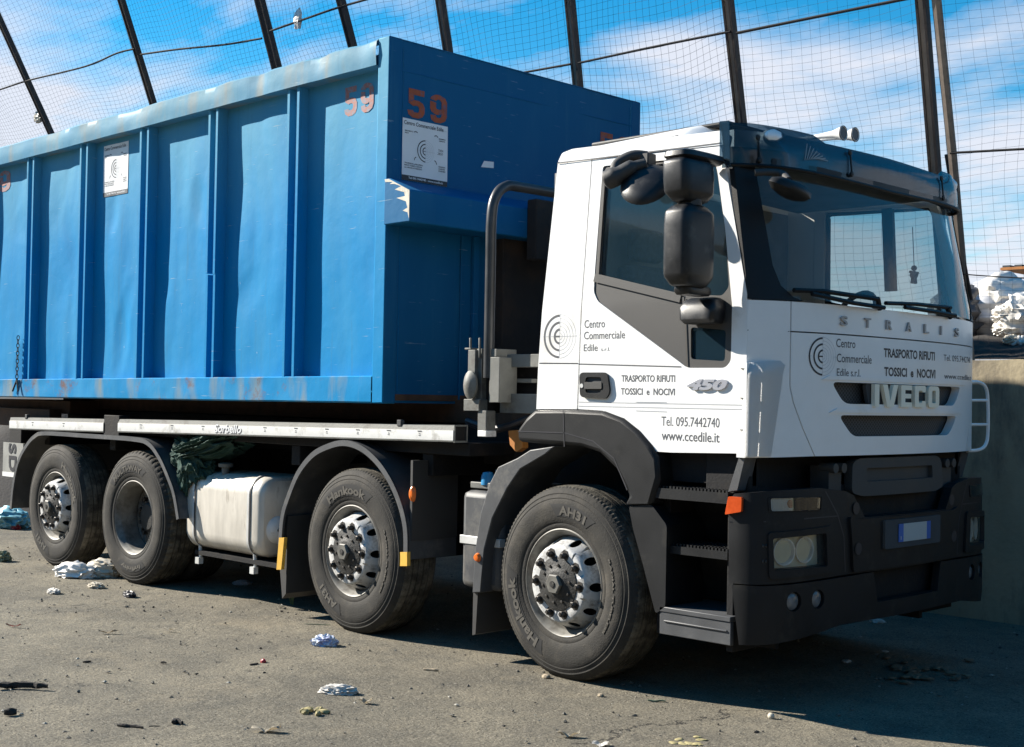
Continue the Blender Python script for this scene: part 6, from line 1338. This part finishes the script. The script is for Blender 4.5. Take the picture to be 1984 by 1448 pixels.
for k in range(26):
    c = gp(1775 + random.gauss(0, 50), 1306 + random.gauss(0, 12)); crumple(bm, (c.x, c.y, GZ + 0.012), random.uniform(.015, .04), .02, .007, k * 1.9, 0.5, 2.5, 2, random.random() * 3)
tag(obj('dry_leaves', bm, mat('brown_leaf', (0.20, 0.14, 0.09), 0.8, var=0.4, vscale=20), None, 40), 'brown leaf litter in the shade in front of the truck', 'leaves', kind='stuff')
def twig(P, r, label, seed=0, m=BARK):
    b = NB(); Q = [gp(*q) + Vector((0, 0, r * 1.1)) for q in P]; n_ = 6 * (len(Q) - 1) + 1; tube(b, bez(Q, 6), [r * (0.45 + 0.55 * math.sin(math.pi * min(1, max(0, (k + 0.6) / n_))) ** 0.5) for k in range(n_)], 7)
    for v in b.verts: v.co += Vector((nz(v.co.x * 30, seed, v.co.y * 30), nz(v.co.y * 30, seed, 5), 0.5 * nz(v.co.x * 40, 9, seed))) * r * 1.5
    return thing('stick', b, m, label, 'stick', 'litter on the yard')
b = twig([(-8, 1335), (40, 1334), (92, 1337)], 0.017, 'thick black broken stick at the lower left edge', 1); twig([(34, 1326), (60, 1327), (84, 1330)], 0.007, 'thin dark twig lying against the thick black stick', 2)
twig([(228, 1409), (255, 1411), (278, 1414)], 0.008, 'straight dark stick near the bottom of the yard', 3); twig([(288, 1410), (310, 1409)], 0.004, 'short thin twig right of the straight dark stick', 4)
twig([(334, 1406), (342, 1403), (352, 1406)], 0.014, 'stubby black chip of bark near the bottom of the yard', 5); twig([(8, 1388), (27, 1387)], 0.016, 'small dark bark lump near the left edge below the thick stick', 6)
twig([(160, 1285), (178, 1284)], 0.006, 'dark crumb of bark in the middle left of the yard', 7); twig([(310, 1286), (322, 1287)], 0.007, 'pale-backed bark crumb left of the red bit', 8); twig([(484, 1290), (500, 1287)], 0.005, 'little hooked twig beside the red bit', 9)
twig([(820, 1300), (850, 1302)], 0.008, 'short twig under the second and first wheel gap', 10, WOOD); twig([(1255, 1360), (1290, 1361)], 0.006, 'thin twig right of the pale stone', 11, OLV)
twig([(590, 1210), (640, 1212)], 0.003, 'long grass stem at the foot of the second wheel', 12, OLV)
random.seed(21)
bm = NB(); c = gp(566, 1172)
for k in range(5):
    a = random.uniform(-1, 1); tube(bm, [(c.x + a * 0.02, c.y, GZ), (c.x + a * 0.05, c.y - 0.01, 0.06), (c.x + a * 0.09, c.y - 0.03, random.uniform(0.08, 0.15))], [0.003, 0.002, 0.0008], 5)
thing('grass_tuft', bm, mat('grass_green', (0.10, 0.13, 0.03), 0.7), 'wispy grass tuft under the mud flap of the second wheel', 'grass')
for k, (u, v, r, m, lb) in enumerate(((1700, 1208, 0.05, NEWS, 'grey paper lump in the shade by the wall'), (1845, 1181, 0.07, PLG, 'grey film scrap at the foot of the wall'), (1735, 1190, 0.09, PLG, 'torn grey film under the right end of the bumper'), (1640, 1284, 0.03, NEWS, 'small pale lump in the shade ahead of the bumper'), (1715, 1264, 0.02, NEWS, 'tiny white crumb in the shade right of the pale lump'), (1930, 1188, 0.04, PLW, 'white scrap against the wall at the right'), (470, 1133, 0.06, PLG, 'dull grey lump in the shadow under the fuel tank'))):
    lump('plastic_scrap', u, v, r, r * 0.7, r * 0.35, m, lb, 'scrap', 60 + k, 0.5, 2.6, k * 0.7, 3)
